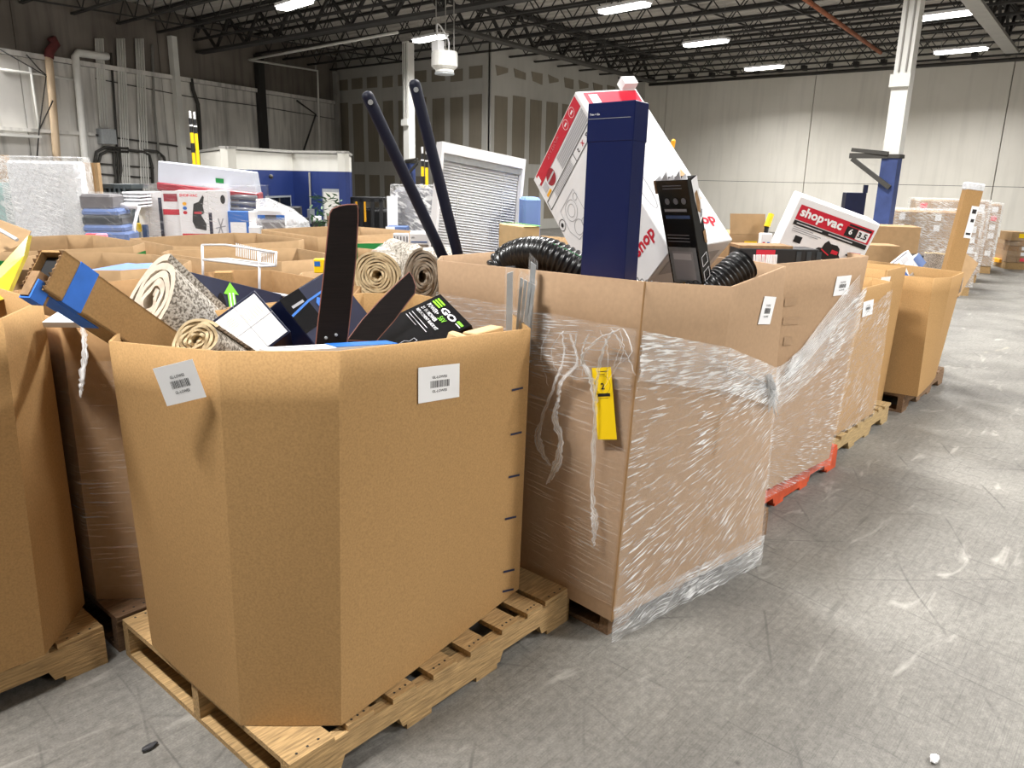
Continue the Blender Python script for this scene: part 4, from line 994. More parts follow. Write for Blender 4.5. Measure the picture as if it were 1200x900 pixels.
seg = [(.72, .95), (.66, .55), (.72, .52), (.70, .47), (.78, .46), (.80, .55), (.84, .95)]
f.lines([(*seg[k], *seg[k+1]) for k in range(6)], .0015, 'lightgrey_ink', t, 'blade_drawing', .002)
# --- flat white and blue box just inside the near rim
P0, P1, P2 = rect3((317, 411.5), 1.98, (467, 403), 2.28, (322, 400)); 
wv = (P1-P0); dv = V(-wv.y, wv.x, 0).normalized()
cb = Cub(P0+V(0, 0, -.07), wv, dv*.06, V(0, 0, .07))
t = box_item('flat_carton', 'thin white and blue box along the near rim of the front carton', 'box', cb, 'white', .002)
f = Face(P0, wv, dv*.06, V(0, 0, 1)); f.rect(.48, 0, 1, 1, 'blue', t, 'blue_half', .0015); f.lines([(.06, .35, .44, .35), (.08, .6, .4, .6)], .006, 'grey_ink', t, 'fine_print', .002)
# --- wood offcuts
q = A(531, 391, 2.30); t = MB().lathe(q+V(0, 0, -.06), V(.3, -.2, 1), [(.028, 0), (.034, .01), (.034, .055), (.026, .062)], 20).build('wood_knob', 'plywood'); tag(t, 'rounded pale wood piece at the near rim beside the black box', 'wood piece')
q = A(572, 388, 2.42); t = MB().hexa(q+V(-.075, -.02, -.05), (.15, .02, .0), (-.01, .05, 0), (0, 0, .055)).build('wood_block', 'plywood', bevel=.003); tag(t, 'flat pale wood block at the near rim beside the metal rails', 'wood piece')
# --- metal rails in clear bags
def rail_bag(label, pix, d, n, tilt=V(-.8, -.6, .0)):
    n_ = tilt.normalized(); P = A(*pix[0], d); pts = [onplane(x, y, P, n_) for x, y in pix]     # bl br tr tl
    low = [pts[0]+(pts[0]-pts[3]).normalized()*.10, pts[1]+(pts[1]-pts[2]).normalized()*.10]
    t = thing('rail_bag', label, 'metal rails', min(low, key=lambda p: p.z)); 
    for i in range(n):
        a0, a1 = low[0].lerp(low[1], (i+.12)/n), low[0].lerp(low[1], (i+.88)/n); b0, b1 = pts[3].lerp(pts[2], (i+.12)/n), pts[3].lerp(pts[2], (i+.88)/n)
        MB().prism([a0, a1, b1, b0], -n_*.014).build('rail', 'galv', t)
    e_ = (pts[2]-pts[3]).normalized()*.004; up_ = (pts[3]-pts[0]).normalized()*.015
    fm = MB().prism([low[0]-e_, low[1]+e_, pts[2]+e_+up_, pts[3]-e_+up_*1.6], -n_*.026); fm.v = [tuple(Vector(v)+n_*.006) for v in fm.v]
    fm.uv = [(i % 4*.03, random.random()*.4) for i in range(len(fm.v))]; fm.build('clear_bag', 'film_thin', t)
rail_bag('bundle of four metal rails in a clear bag at the corner of the front carton', [(604, 386), (621, 384), (628, 335), (609, 325)], 2.63, 4)
rail_bag('single tall metal rail in a clear bag left of the bundle', [(592, 386), (601, 385), (602, 318), (593, 321)], 2.60, 1)
rail_bag('bagged rail end poking up behind the bundle of rails', [(616, 386), (624, 384), (629, 312), (621, 306)], 2.66, 1)

# ================================================================== IN THE SECOND CARTON
# --- big white appliance carton standing on its corner
P0, a, b_, c_ = solve3((786, 294), 3.02, (674, 107), (859, 281), (718, 383), (.40, .25, .29))
cb = Cub(P0, a, b_, c_); 
t = box_item('appliance_carton', 'big white appliance carton tipped on its corner with red bands', 'box', cb, 'white', .004)
FA = Face(P0+c_, a, -c_, -b_)      # left face: u up the long edge, v towards the camera edge
FW = Face(P0+a+c_, -c_, -a, -b_); FA = Face(P0+a+c_, -c_, -a*.52, -b_)   # u from outer corner along the short top edge, v downwards along the long edge
# left face: red band along its upper short... outer edge
FA.rect(.06, .02, .97, .155, 'red', t, 'red_band', .002)
FA.rect(.04, .05, .10, .13, 'paper', t, 'white_square', .003)
FA.text('IMPORTANT', .45, .06, 'paper', t, width=FA.w*.26, rot=0, name='lettering'); 
for k, x in enumerate((.72, .85)):
    s_ = FA.ell(x, .085, .04, .04*FA.w/FA.h, 18); FA.lines([(*s_[i], *s_[(i+1) % 18]) for i in range(18)], .002, 'paper', t, 'ring_symbol', .003); FA.rect(x-.02, .075, x+.02, .095, 'paper', t, 'symbol', .003)
for i in range(6): FA.rect(.42, .175+.026*i, .97-.0*i, .193+.026*i, 'lightgrey_ink', t, 'text_block', .002)
FA.poly(FA.ell(.24, .225, .075, .075*FA.w/FA.h), 'red_dark', t, 'round_badge', .002); FA.rect(.17, .213, .31, .237, 'lightgrey_ink', t, 'badge_bar', .003)
FA.rect(.07, .18, .15, .27, 'lightgrey_ink', t, 'barcode_square', .002); FA.rect(.07, .29, .16, .325, 'orange_y', t, 'yellow_sticker', .002)
FA.lines([(.03, .345, .97, .345), (.03, .45, .97, .45), (.03, .345, .03, .45), (.62, .345, .62, .45)], .004, 'ink', t, 'table_lines', .002)
for i in range(5): FA.rect(.18, .36+.017*i, .56, .365+.017*i, 'grey_ink', t, 'text_line', .002)
FA.text('2', .70, .40, 'ink', t, height=FA.h*.045, bold=.03); FA.text('X', .78, .40, 'red', t, height=FA.h*.045, bold=.03); FA.text('AS', .88, .40, 'ink', t, height=FA.h*.045, bold=.03)
def draw(F_, cx, cy, s_, m_='grey_ink'):     # line drawing of a drum vacuum
    rat = F_.w/F_.h; L_ = []
    def ring(x, y, r_, n=20):
        p = [(cx+(x+r_*cos(2*pi*k/n))*s_, cy+(y+r_*sin(2*pi*k/n))*s_*rat) for k in range(n)]
        for k in range(n): L_.append((*p[k], *p[(k+1) % n]))
    for x, y, r_ in ((0, 0, .30), (0, 0, .18), (-.05, .55, .22), (.25, .62, .12), (.42, -.15, .1)): ring(x, y, r_)
    pl = [(-.45, -.35), (-.5, .35), (-.3, .8), (.25, .85), (.5, .4), (.5, -.35), (-.45, -.35)]
    for (x0, y0), (x1, y1) in zip(pl[:-1], pl[1:]): L_.append((cx+x0*s_, cy+y0*s_*rat, cx+x1*s_, cy+y1*s_*rat))
    F_.lines(L_, .0025, m_, t, 'vacuum_drawing', .002)
draw(FA, .26, .70, .30); draw(FA, .62, .86, .2)
s_ = FA.ell(.06, .69, .05, .05*FA.w/FA.h, 18); FA.lines([(*s_[i], *s_[(i+1) % 18]) for i in range(18)], .003, 'ink', t, 'ring_symbol', .002); FA.poly(FA.ell(.06, .69, .02, .02*FA.w/FA.h), 'ink', t, 'symbol', .002)
FW.text('shop', .82, .86, 'red', t, width=FW.w*.28, rot=180, bold=.03, name='lettering'); FW.rect(.62, .68, .92, .69, 'ink', t, 'text_line', .002); FW.rect(.62, .705, .9, .715, 'ink', t, 'text_line', .002)
FB = Face(P0+a, b_, -a, -c_)        # right, upper face
FB.rect(.10, .015, .96, .12, 'red_hot', t, 'red_band', .002); FB.rect(.16, .03, .30, .09, 'paper', t, 'white_square', .003); FB.text('shop', .72, .87, 'red', t, width=FB.w*.4, rot=180, bold=.03)
draw(FB, .55, .42, .45, 'lightgrey_ink'); s_ = FB.ell(.16, .62, .08, .14, 20); FB.lines([(*s_[i], *s_[(i+1) % 20]) for i in range(20)], .004, 'grey_ink', t, 'hose_drawing', .002)
FB.poly([(.80, .60), (.88, .55), (.93, .63), (.92, .74), (.86, .76), (.82, .70)], 'skinned_tan', t, 'torn_patch', .002)
FC = Face(P0, b_, c_, -a); FC.rect(.1, .1, .9, .3, 'lightgrey_ink', t, 'grey_print', .002); FC.text('vac', .45, .12, 'red_dark', t, width=FC.w*.4, bold=.03)
MB().hexa(P0+a+b_*.75+V(0, 0, -.01), b_*.22, -c_*.08, a*.05).build('torn_flap', 'white', t)
# --- tall navy box
P0, a, b_, c_ = solve3((744.5, 117.5), 2.50, (690, 122), (731, 334), (759.5, 121.5), (.03, -.06, .12))
cb = Cub(P0, a, b_*1.35, c_.normalized()*.085)
t = box_item('tall_navy_box', 'tall plain navy box with a lid standing in the second carton', 'box', cb, 'navy', .003)
bd = b_.normalized(); n_ = -c_.normalized(); a_ = a.normalized()
MB().hexa(P0-a_*.002+n_*.002-bd*.002, a+a_*.004, bd*.128, -n_*.09).build('lid', 'navy', t, bevel=.003)
f = Face(P0+a+bd*.128, -a, -bd*.128); f.text('Trim + Go', .16, .72, 'paper', t, width=f.w*.22, bold=.012, l=.004); f.lines([(.02, .61, .94, .60)], .0014, 'grey_ink', t, 'crease', .0035)
fs = Face(P0+bd*.128+n_*.002, c_.normalized()*.09, -bd*.128)
# --- torn black and white shade box
P0, a, b_, c_ = solve3((805, 210.5), 2.72, (768, 212), (825, 337), (817, 205), (.04, .02, .10))
cb = Cub(P0, a, b_*1.12, c_.normalized()*.055)
t = box_item('shade_box', 'torn black box with white product picture leaning beside the navy box', 'box', cb, 'black_gloss', .002)
f = Face(P0+a+b_*1.3, -a, -b_*1.3); k = 1/1.3
def gy(v): return 1-v*k
f.rect(.06, gy(.97), .94, gy(.62), 'galv', t, 'picture_frame', .0012); f.rect(.16, gy(.94), .82, gy(.66), 'lightgrey_ink', t, 'picture', .0018); f.rect(.18, gy(.74), .76, gy(.68), 'paper', t, 'picture_light', .0022)
f.rect(.30, gy(1.02), .98, gy(.965), 'orange_y', t, 'yellow_sticker', .0022); f.rect(.15, gy(1.1), .98, gy(1.02), 'paper', t, 'white_strip', .0016)
for x in (.28, .55, .80): f.poly(f.ell(x, gy(.19), .075, .022), 'grey_ink', t, 'symbol', .002)
f.rect(.15, gy(.285), .85, gy(.26), 'lightgrey_ink', t, 'text_line', .002); f.rect(.15, gy(.35), .92, gy(.32), 'blue_pad', t, 'blue_bar', .002)
for v in (.045, .07, .50, .53, .56): f.rect(.2 if v < .2 else .1, gy(v+.008), .8, gy(v), 'grey_ink', t, 'text_line', .002)
f2 = Face(P0+b_*1.3, c_.normalized()*.055, -b_*1.3)
f2.poly([(.35, gy(.02)), (.95, gy(.0)), (.98, gy(.36)), (.62, gy(.42)), (.42, gy(.20))], 'white', t, 'white_tear', .002); f2.poly([(.45, gy(.14)), (.72, gy(.12)), (.85, gy(.24)), (.75, gy(.33)), (.5, gy(.3))], 'torn_board', t, 'brown_tear', .003)
f2.text('WOV', .80, gy(.33), 'navy', t, width=.03, rot=70, bold=.03, l=.004)
for v in (.72, .86): f2.lines([(.2, gy(v), .75, gy(v-.03)), (.75, gy(v-.03), .75, gy(v+.06)), (.75, gy(v+.06), .2, gy(v+.09)), (.2, gy(v+.09), .2, gy(v))], .003, 'lightgrey_ink', t, 'square_symbol', .002)
f2.poly([(0, gy(1.01)), (1, gy(.95)), (1, gy(1.1)), (0, gy(1.1))], 'paper', t, 'white_strip', .002); f2.poly([(.7, gy(.5)), (.98, gy(.48)), (.98, gy(.62)), (.75, gy(.6))], 'torn_board', t, 'torn_edge', .003)
tf = MB()
for i in range(5):
    u = i/5; q = P0+a*u; tf.prism([q, q+a*.22, q+a*.12-b_.normalized()*random.uniform(.012, .03)+c_.normalized()*.02], c_.normalized()*.004)
tf.build('torn_flaps', 'white', t, kind='stuff'); MB().hexa(P0+a*1.0, a*.07, b_*.12+V(0, 0, 0), c_.normalized()*.03).build('torn_corner', 'torn_board', t)
# --- corrugated black drain pipe
raw = spline([A(592, 352, 3.15), A(585, 320, 3.2), A(602, 301, 3.15), A(640, 298, 2.98), A(690, 322, 2.92), A(740, 344, 2.92), A(795, 352, 2.92), A(835, 338, 2.93), A(872, 309, 2.96)], 20)
pp_ = [raw[0]]; acc = 0
for p_, q_ in zip(raw[:-1], raw[1:]):
    L_ = (q_-p_).length; n__ = max(1, int(round(L_/.005)))
    pp_ += [p_.lerp(q_, (i+1)/n__) for i in range(n__)]
rr_ = [.061+.0055*sin(2*pi*i/4.4) for i in range(len(pp_))]
t = thing('drain_pipe', 'black corrugated drain pipe looping through the second carton', 'pipe', min(pp_, key=lambda p: p.z))
MB().tube(pp_, rr_, 20, cap=False).build('corrugated_wall', 'black_plastic', t, smooth=True)
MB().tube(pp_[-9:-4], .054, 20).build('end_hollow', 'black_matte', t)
o = [p+V(-.35, -.6, .72).normalized()*.064 for p in pp_[60:130]]; MB().tube(o, .0018, 5).build('green_line', 'green_dark', t)
q = A(787, 176, 4.3); t = MB().lathe(q, V(.12, -.1, 1), [(.010, -.7), (.010, 0), (.013, .0), (.013, .05), (.006, .06)], 10).build('tool_handle', ['orange_y']); tag(t, 'orange tool handle with dark tip behind the white appliance carton', 'tool')
# --- blue garment bag and green bag beyond
cb = fbox(613, 634, 232, 262, 4.6, .25, .1, 1.0); t = box_item('blue_bag', 'shiny light blue bag showing between the blind and white carton', 'bag', cb, 'blue_cloth', .015, part='bag_body')
cb = fbox(612, 634, 266, 296, 4.3, .3, .5, .9); t = box_item('green_lidded_box', 'white box with bright green edging behind the drain pipe', 'box', cb, 'plywood', .004); f = cb.face((0, 1, 0), 1, 3); f.lines([(0, 0, 1, 0), (1, 0, 1, 1), (0, 1, 1, 1)], .02, 'green', t, 'green_edging', .004)

# ================================================================== IN THE THIRD CARTON
P0, a, b_, c_ = rbox((938, 229), 4.0, (1032, 263), 3.95, (909, 291))
cb = Cub(P0, a, b_*1.22, c_.normalized()*.33)
t = box_item('shop_vacuum_box', 'tilted white box with red shop-vac banner in the third carton', 'box', cb, 'white', .006)
f = Face(P0+b_, a, -b_)
f.poly([(.06, .60), (.97, .60), (.97, .867), (.06, .867)], 'red', t, 'red_banner', .002); f.rect(.06, .505, .97, .585, 'black_matte', t, 'black_strip', .002)
f.text('shop·vac', .35, .735, 'paper', t, width=f.w*.52, bold=.035, l=.004); f.rect(.665, .62, .80, .79, 'black_matte', t, 'black_square', .003); f.rect(.805, .62, .945, .79, 'paper', t, 'white_square', .003); f.rect(.68, .805, .95, .84, 'black_matte', t, 'black_square', .003)
f.text('6', .725, .715, 'paper', t, height=f.h*.10, bold=.03, l=.005); f.text('3.5', .87, .71, 'ink', t, width=f.w*.11, bold=.03, l=.005)
f.rect(.10, .535, .42, .555, 'lightgrey_ink', t, 'text_line', .003); f.rect(.5, .535, .80, .555, 'lightgrey_ink', t, 'text_line', .003)
for i, wd in enumerate((.42, .6, .55)): f.rect(.08, .465-.035*i, .08+wd*.6, .478-.035*i, 'grey_ink', t, 'text_line', .002)
vy = lambda v: .12+v*1.05
f.poly([(.44, vy(-.02)), (.42, vy(.08)), (.46, vy(.15)), (.50, vy(.16)), (.51, vy(.25)), (.54, vy(.31)), (.58, vy(.27)), (.66, vy(.28)), (.70, vy(.24)), (.72, vy(.14)), (.76, vy(.08)), (.76, vy(-.02))], 'black_matte', t, 'vacuum_picture', .002)
f.poly([(.62, vy(.12)), (.70, vy(.13)), (.70, vy(.19)), (.62, vy(.19))], 'red', t, 'red_part', .003); f.poly(f.ell(.67, vy(-.03), .03, .04), 'red', t, 'wheel', .003); f.lines([(.50, vy(.14), .61, vy(.08))], .006, 'red', t, 'red_part', .003)
f.poly([(.82, .38), (.95, .42), (.95, .31), (.89, .25), (.82, .29)], 'red', t, 'red_badge', .002); f.rect(.79, .305, .98, .33, 'ink', t, 'badge_bar', .003)
f.rect(.15, .22, .24, .34, 'ink', t, 'small_picture', .002); f.rect(.88, .10, .97, .20, 'ink', t, 'small_picture', .002)
fr = Face(P0+a+b_, c_.normalized()*.33, -b_); fr.rect(.1, .30, .3, .8, 'red', t, 'red_banner', .002); fr.rect(.12, .05, .28, .2, 'ink', t, 'text_block', .002)
cb = fbox(866, 960, 292, 316, 3.62, .16, .05); t = box_item('red_black_box', 'long red and black box lying below the shop vacuum box', 'box', cb, 'black_matte', .003)
f = cb.face(*FRONT); f.rect(.20, .1, .44, .95, 'red', t, 'red_panel', .002); fbox(866, 930, 288, 291.5, 3.62, .16, .05).mesh().build('torn_top', 'torn_board', t)
for i, x in enumerate((933, 945, 957)): f.rect((x-866)/94, .1, (x-866)/94+.06, .9, 'dark_pad', t, 'strap', .003)
cb = fbox(852, 895, 275, 330, 4.3, .4, .15, .7); t = box_item('open_parcel', 'plain brown parcel with raised flap left of the shop vacuum box', 'box', cb, 'kraft_far', .003)
f = cb.face(*FRONT); P = f.P(0, 1, 0); MB().hexa(P, f.u*f.w, V(.02, .02, .11), f.n*-.004).build('raised_flap', 'kraft_far', t); f.rect(.42, .78, .78, .94, 'yellow', t, 'yellow_sticker', .002); f.text('SALE', .6, .86, 'ink', t, width=.05)
q0, q1 = A(894, 278, 4.2), A(904, 251, 4.2); t = thing('paint_pole', 'yellow and black tool handle sticking up beside the brown parcel', 'tool', q0-V(0, 0, .5)); MB().tube([q0-V(0, 0, .5), q0.lerp(q1, .45)], .012, 10).build('grip', 'black_matte', t); MB().tube([q0.lerp(q1, .45), q1], .016, 10).build('handle', 'yellow', t)
cb = fbox(892, 904, 274, 300, 4.1, .06, 0, .9); t = box_item('spray_can_box', 'small white and blue pack beside the tool handle', 'box', cb, 'white', .003); f = cb.face(*FRONT); f.rect(.55, .75, .8, .9, 'blue', t, 'blue_print', .002); f.rect(.1, .75, .35, .9, 'red', t, 'red_print', .002)
fr_ = MB()
for i in range(12):
    q = A(884+i*2.3, 305, 3.55); fr_.tube([q+V(0, 0, -.03), q+V(random.uniform(-.01, .01), 0, .025)], .005, 5)
t = fr_.build('mop_head', 'white_gloss'); tag(t, 'white looped mop head at the rim of the third carton', 'mop'); 
cb = fbox(988, 1010, 227, 300, 6.0, .15, -.2, .9); t = box_item('navy_panel', 'plain dark navy panel standing behind the shop vacuum box', 'panel', cb, 'navy_dark', .004); MB().hexa(cb.corner((.85, 1, 0)), cb.E[0]*.18, (0, 0, .06), cb.E[2]*.3).build('raised_edge', 'navy_dark', t)

# ================================================================== END OF THE AISLE ROW
def plain(name, label, cat, x0, x1, y0, y1, d, th, m, yaw=0, zb=None, bev=.003): cb = fbox(x0, x1, y0, y1, d, th, yaw, zb); return box_item(name, label, cat, cb, m, bev), cb
t, cb = plain('shipping_box', 'brown shipping box with large printed white label behind the shop vacuum box', 'box', 1016, 1073, 266, 318, 7.4, .4, 'kraft_far', -.25, .0)
f = cb.face(*FRONT); f.rect(0, .62, .62, .84, 'paper', t, 'white_label', .002); f.rect(.40, .65, .60, .81, 'grey_ink', t, 'grey_block', .003); f.poly([(.28, .65), (.36, .65), (.41, .73), (.36, .81), (.28, .81)], 'ink', t, 'arrow_mark', .003); f.rect(.12, .65, .2, .81, 'grey_ink', t, 'grey_block', .003)
t, cb = plain('shipping_box', 'low brown box with open flap left of the blue and white pack', 'box', 1014, 1052, 288, 322, 7.0, .3, 'kraft_far', -.1, .0)
def leaning(name, label, cat, pa, pb__, wpx, d0, d1, th, m):
    a_, b2 = A(*pa, d0), A(*pb__, d1); L_ = b2-a_; s_ = L_.cross(fw).normalized()*(wpx/F*d0); n_ = s_.cross(L_).normalized()
    if n_.dot(fw) < 0: n_ = -n_
    cb = Cub(a_-s_/2, s_, L_, n_*th); return box_item(name, label, cat, cb, m, .003), cb
t, cb = leaning('window_film_box', 'long white pack with yellow sticker leaning in the end carton', 'box', (1020, 336), (1068, 298), 13, 6.2, 6.5, .05, 'white'); f = cb.face(*FRONT); f.rect(.3, .55, .6, .7, 'orange_y', t, 'yellow_sticker', .002); f.rect(.88, .1, .95, .95, 'navy', t, 'blue_line', .002); f.rect(.2, .75, .7, .9, 'lightgrey_ink', t, 'text_block', .002)
t, cb = leaning('fixture_box', 'blue and white long box leaning in the end carton', 'box', (1048, 338), (1081, 302), 15, 6.0, 6.3, .06, 'white'); f = cb.face(*FRONT); f.rect(0, .78, 1, 1, 'blue_pad', t, 'blue_end', .002); f.rect(0, .2, 1, .45, 'blue', t, 'blue_end', .002); f.lines([(.3, .5, .7, .72), (.7, .5, .3, .72)], .004, 'grey_ink', t, 'drawing', .003)
q = A(1096, 330, 6.5); t = roll('carpet_roll', 'upright grey carpet roll with pale end in the end carton', A(1098, 297, 6.5), V(-.03, 0, -1), .085, 5, 1.0, ['rug_grey', 'rug_back'], 1.0, V(1, 0, 0), .2)
roll('carpet_roll', 'grey carpet roll end just above the rim of the end carton', A(1078, 328, 6.1), V(.4, .6, -.5), .075, 4, .3, ['rug_grey', 'rug_back_grey'], 1.0, V(1, 0, 0), .2)
t, cb = plain('red_tool_case', 'red and black tool case beside the upright carpet roll', 'case', 1068, 1088, 300, 330, 6.9, .2, 'black_matte', 0, .7); f = cb.face(*FRONT); f.rect(.1, .8, 1, .92, 'red_hot', t, 'red_lid', .002)
t, cb = leaning('long_carton', 'long narrow cardboard box with white taped tip rising above the end carton', 'box', (1110, 345), (1143, 222), 19, 6.2, 6.0, .07, 'kraft'); f = cb.face(*FRONT); f.rect(.02, .55, .45, .85, 'paper', t, 'white_label', .002); f.rect(.1, .78, .35, .82, 'ink', t, 'text_line', .003); f.rect(.1, .70, .3, .73, 'ink', t, 'text_line', .003); f.rect(.1, .58, .38, .60, 'ink', t, 'text_line', .003)
e_ = cb.E; MB().hexa(cb.P+e_[1]*.985-e_[0]*.04-e_[2]*.05, e_[0]*1.1, e_[1]*.075, e_[2]*1.1).build('taped_tip', 'shade_cloth', t, bevel=.01)
t, cb = leaning('open_flap', 'tilted brown cardboard flap behind the long narrow box', 'cardboard', (1115, 340), (1138, 301), 24, 6.55, 6.7, .02, 'kraft_far')
# --- wrapped pallets of brown cases near the cream wall
def wrap_shell(t, cb, m='film_far', g=.03, k=2.0):
    E_ = [e.normalized()*g for e in cb.E]; big = Cub(cb.P-E_[0]-E_[2], cb.E[0]+E_[0]*2, cb.E[1]+E_[1], cb.E[2]+E_[2]*2)
    mb = MB(); n = 8; uv = []; r_ = random.Random(int(cb.P.x*100))
    for O, U, W in ((big.P, big.E[0], big.E[1]), (big.P+big.E[0], big.E[2], big.E[1]), (big.P+big.E[2], -big.E[2], big.E[1]), (big.P+big.E[1], big.E[0], big.E[2])):
        idx = [[mb.vert(O+U*(i/n)+W*(j/n)+Vector((r_.uniform(-1, 1), r_.uniform(-1, 1), r_.uniform(-1, 1)))*.008) for i in range(n+1)] for j in range(n+1)]
        uv += [(i/n*U.length, (j/n*W.length+i/n*.3)*k*.4) for j in range(n+1) for i in range(n+1)]
        for j in range(n):
            for i in range(n): mb.face((idx[j][i], idx[j][i+1], idx[j+1][i+1], idx[j+1][i]))
    mb.uv = uv; mb.build('stretch_wrap', m, t, smooth=True)
def case_stack(label, x0, x1, y0, y1, yb, nx, nz, d, yaw, th, fm='film_dense'):
    cb = fbox(x0, x1, y0, yb, d, th, yaw, .14); t = thing('wrapped_case_pallet', label, 'pallet load', cb.P, 'wrapped pallets of brown cases')
    for i in range(nx):
        for k in range(nz):
            s_ = random.uniform(.0, .03); O = cb.P+cb.E[0]*(i/nx)+cb.E[1]*(k/nz)+cb.E[2].normalized()*s_
            o = MB().hexa(O+cb.E[0]*(.008/nx), cb.E[0]*((1-.016)/nx), cb.E[1]*(.985/nz), cb.E[2]*.95).build('case', 'kraft_far' if random.random() < .75 else 'kraft_dark', t)
            if random.random() < .45:
                ff = Face(O, cb.E[0]/nx, cb.E[1]/nz); ff.rect(.25, .2, .75, .8, 'paper' if random.random() < .93 else 'red_hot', o, 'case_label', .008)
    wrap_shell(t, cb, fm, .03); MB().hexa(V(cb.P.x, cb.P.y, 0), cb.E[0], V(0, 0, .13), cb.E[2]).build('pallet_base', 'wood', t); return t, cb
t, cb = case_stack('wide wrapped load of labelled brown cases behind the end carton', 1050, 1138, 250, 345, 330, 7, 7, 11.6, -.35, 1.1)
t, cb = case_stack('tall wrapped load of brown cases behind the labelled one', 1072, 1146, 237, 345, 330, 5, 6, 13.2, -.35, 1.0)
t, cb = case_stack('narrow wrapped load of cases at the right end of the row of loads', 1128, 1164, 241, 320, 320, 3, 7, 14.6, -.5, 1.2)
t, cb = case_stack('small stack of brown cases at the right edge, by the cream wall', 1182, 1215, 282, 330, 325, 3, 4, 15.4, -.3, .9, 'film_thin')
t, cb = plain('yellow_topped_case', 'brown case with yellow label on top of the right edge stack', 'box', 1186, 1202, 272, 282, 15.3, .4, 'kraft_far'); cb.face(*FRONT).rect(.5, .3, .9, .8, 'yellow', t, 'yellow_label', .004)
t, cb = plain('pallet_truck', 'yellow pallet truck low on the floor before the cream wall', 'pallet truck', 1170, 1186, 304, 320, 15.8, .4, 'orange_y', 0, .1)

# ================================================================== IN THE CARTONS BEHIND
# rugs and blind
roll('rug_roll', 'tan rolled rug with spiral end, left of the grey rolled rug', A(441, 323, 3.34), fx+rx*.30+V(0, 0, -.05), .108, 7, .8, ['rug_speckle', 'rug_back'], .92, V(1, -.8, 0), .14)
mb = MB(); c0 = A(441, 323, 3.34)
pl = [onplane(x, y, c0, fw) for x, y in ((431, 297), (434, 296), (447, 304), (458, 316), (463, 332), (460, 338), (455, 322), (444, 308))]
mb.prism(pl, (fx+rx*.3).normalized()*.5); o = mb.build('rug_flap', 'rug_speckle'); o.parent = bpy.data.objects['rug_roll']; o.location = -bpy.data.objects['rug_roll'].location
roll('rug_roll', 'grey rolled rug with pointed oval end, right behind the short fan blade', A(496, 325, 3.30), fx-rx*.42, .115, 7, .5, ['rug_speckle', 'rug_back_grey'], .72, V(0, 0, 1), .16)
# white blind unit standing on end
TL = A(515, 166, 4.45); TR = onY(613, 187, TL.y-.12); U_ = TR-TL; up_ = V(-.01, .05, 1); up_ = (up_-U_*up_.dot(U_)/U_.length_squared).normalized(); HB = .86
f = Face(TL-up_*HB, U_, up_*HB); fn = f.n
t = thing('window_blind', 'white window frame with closed mini blinds standing in a carton', 'window blind', f.P(.5, 0, 0))
fr = .03
for (a0, b0, a1, b1) in ((0, 0, fr, 1), (1-fr, 0, 1, 1), (fr, .93, 1-fr, 1), (fr, 0, 1-fr, .05)):
    MB().hexa(f.P(a0, b0, -.03), f.u*f.w*(a1-a0), f.v*f.h*(b1-b0), fn*.06).build('frame_rail', 'white_gloss', t)
MB().hexa(f.P(fr, .885, -.01), f.u*f.w*(1-2*fr), f.v*f.h*.045, fn*.025).build('head_rail', 'galv', t)
MB().hexa(f.P(fr, .05, -.025), f.u*f.w*(1-2*fr), f.v*f.h*.84, fn*.004).build('backing', 'lightgrey_ink', t)
NS_ = 44; sl = MB()
for i in range(NS_):
    z0 = .055+.825*i/NS_; sl.hexa(f.P(fr+.01, z0, .0), f.u*f.w*(.98-2*fr), f.v*f.h*.0165-fn*.010, fn*.0015)
sl.build('slats', 'blind', t, kind='stuff')
for a0 in (.25, .78): MB().tube([f.P(a0, .05, .004), f.P(a0, .88, .004)], .0015, 5).build('cord', 'white', t)
MB().hexa(f.P(-.01, .82, 0), f.u*.02, f.v*.05, fn*.04).build('latch', 'white', t)
# dark navy poles
for (a_, da_, b2_, db_, lb) in (((431, 113), 3.25, (521, 305), 3.72, 'dark navy pole leaning left in front of the blind'), ((486, 99), 3.35, (540, 312), 3.72, 'dark navy pole, the more upright one in front of the blind')):
    p, q = A(*a_, da_), A(*b2_, db_); d_ = (p-q).normalized(); t = thing('navy_pole', lb, 'pole', q)
    MB().tube([q-d_*.35, q, p, p+d_*.012, p+d_*.02], [.026, .026, .026, .022, .012], 14).build('shaft', 'navy_pole', t, smooth=True)
    n_ = (CAM-p); n_ = (n_-d_*n_.dot(d_)).normalized(); MB().lathe(p-d_*.02+n_*.0235, n_, [(.011, 0), (.011, .004)], 12).build('end_hole', 'galv', t)
# goods around the blind
t, cb = plain('led_panel_box', 'white and blue lamp box lying behind the dark poles', 'box', 480, 514, 274, 287, 4.6, .25, 'white', .1); f = cb.face(*FRONT); f.text('LED', .12, .65, 'ink', t, width=.02); f.rect(.05, .2, .6, .32, 'blue_pad', t, 'text_line', .002); f.rect(.92, .3, 1, .8, 'blue', t, 'blue_end', .002)
t, cb = plain('white_tray', 'plain white tray below the lamp box', 'box', 483, 506, 287, 312, 4.65, .25, 'white', .1, .95)
t, cb = plain('black_case', 'small black case at the foot of the left dark pole', 'case', 505, 514, 286, 300, 4.5, .1, 'black_matte', 0, 1.0)
for x0, x1, y0, y1, d, lb in ((461, 479, 274, 298, 4.9, 'upright white pack with dark vertical slots'), (450, 462, 284, 298, 4.95, 'low white pack with dark slots, left of the upright one')):
    t, cb = plain('vent_cover_pack', lb, 'pack', x0, x1, y0, y1, d, .06, 'white_gloss', .1, .9); f = cb.face(*FRONT); n_ = 5
    for i in range(n_): f.rect((i+.3)/n_, .55, (i+.6)/n_, .95, 'dark_pad', t, 'slot', .002)
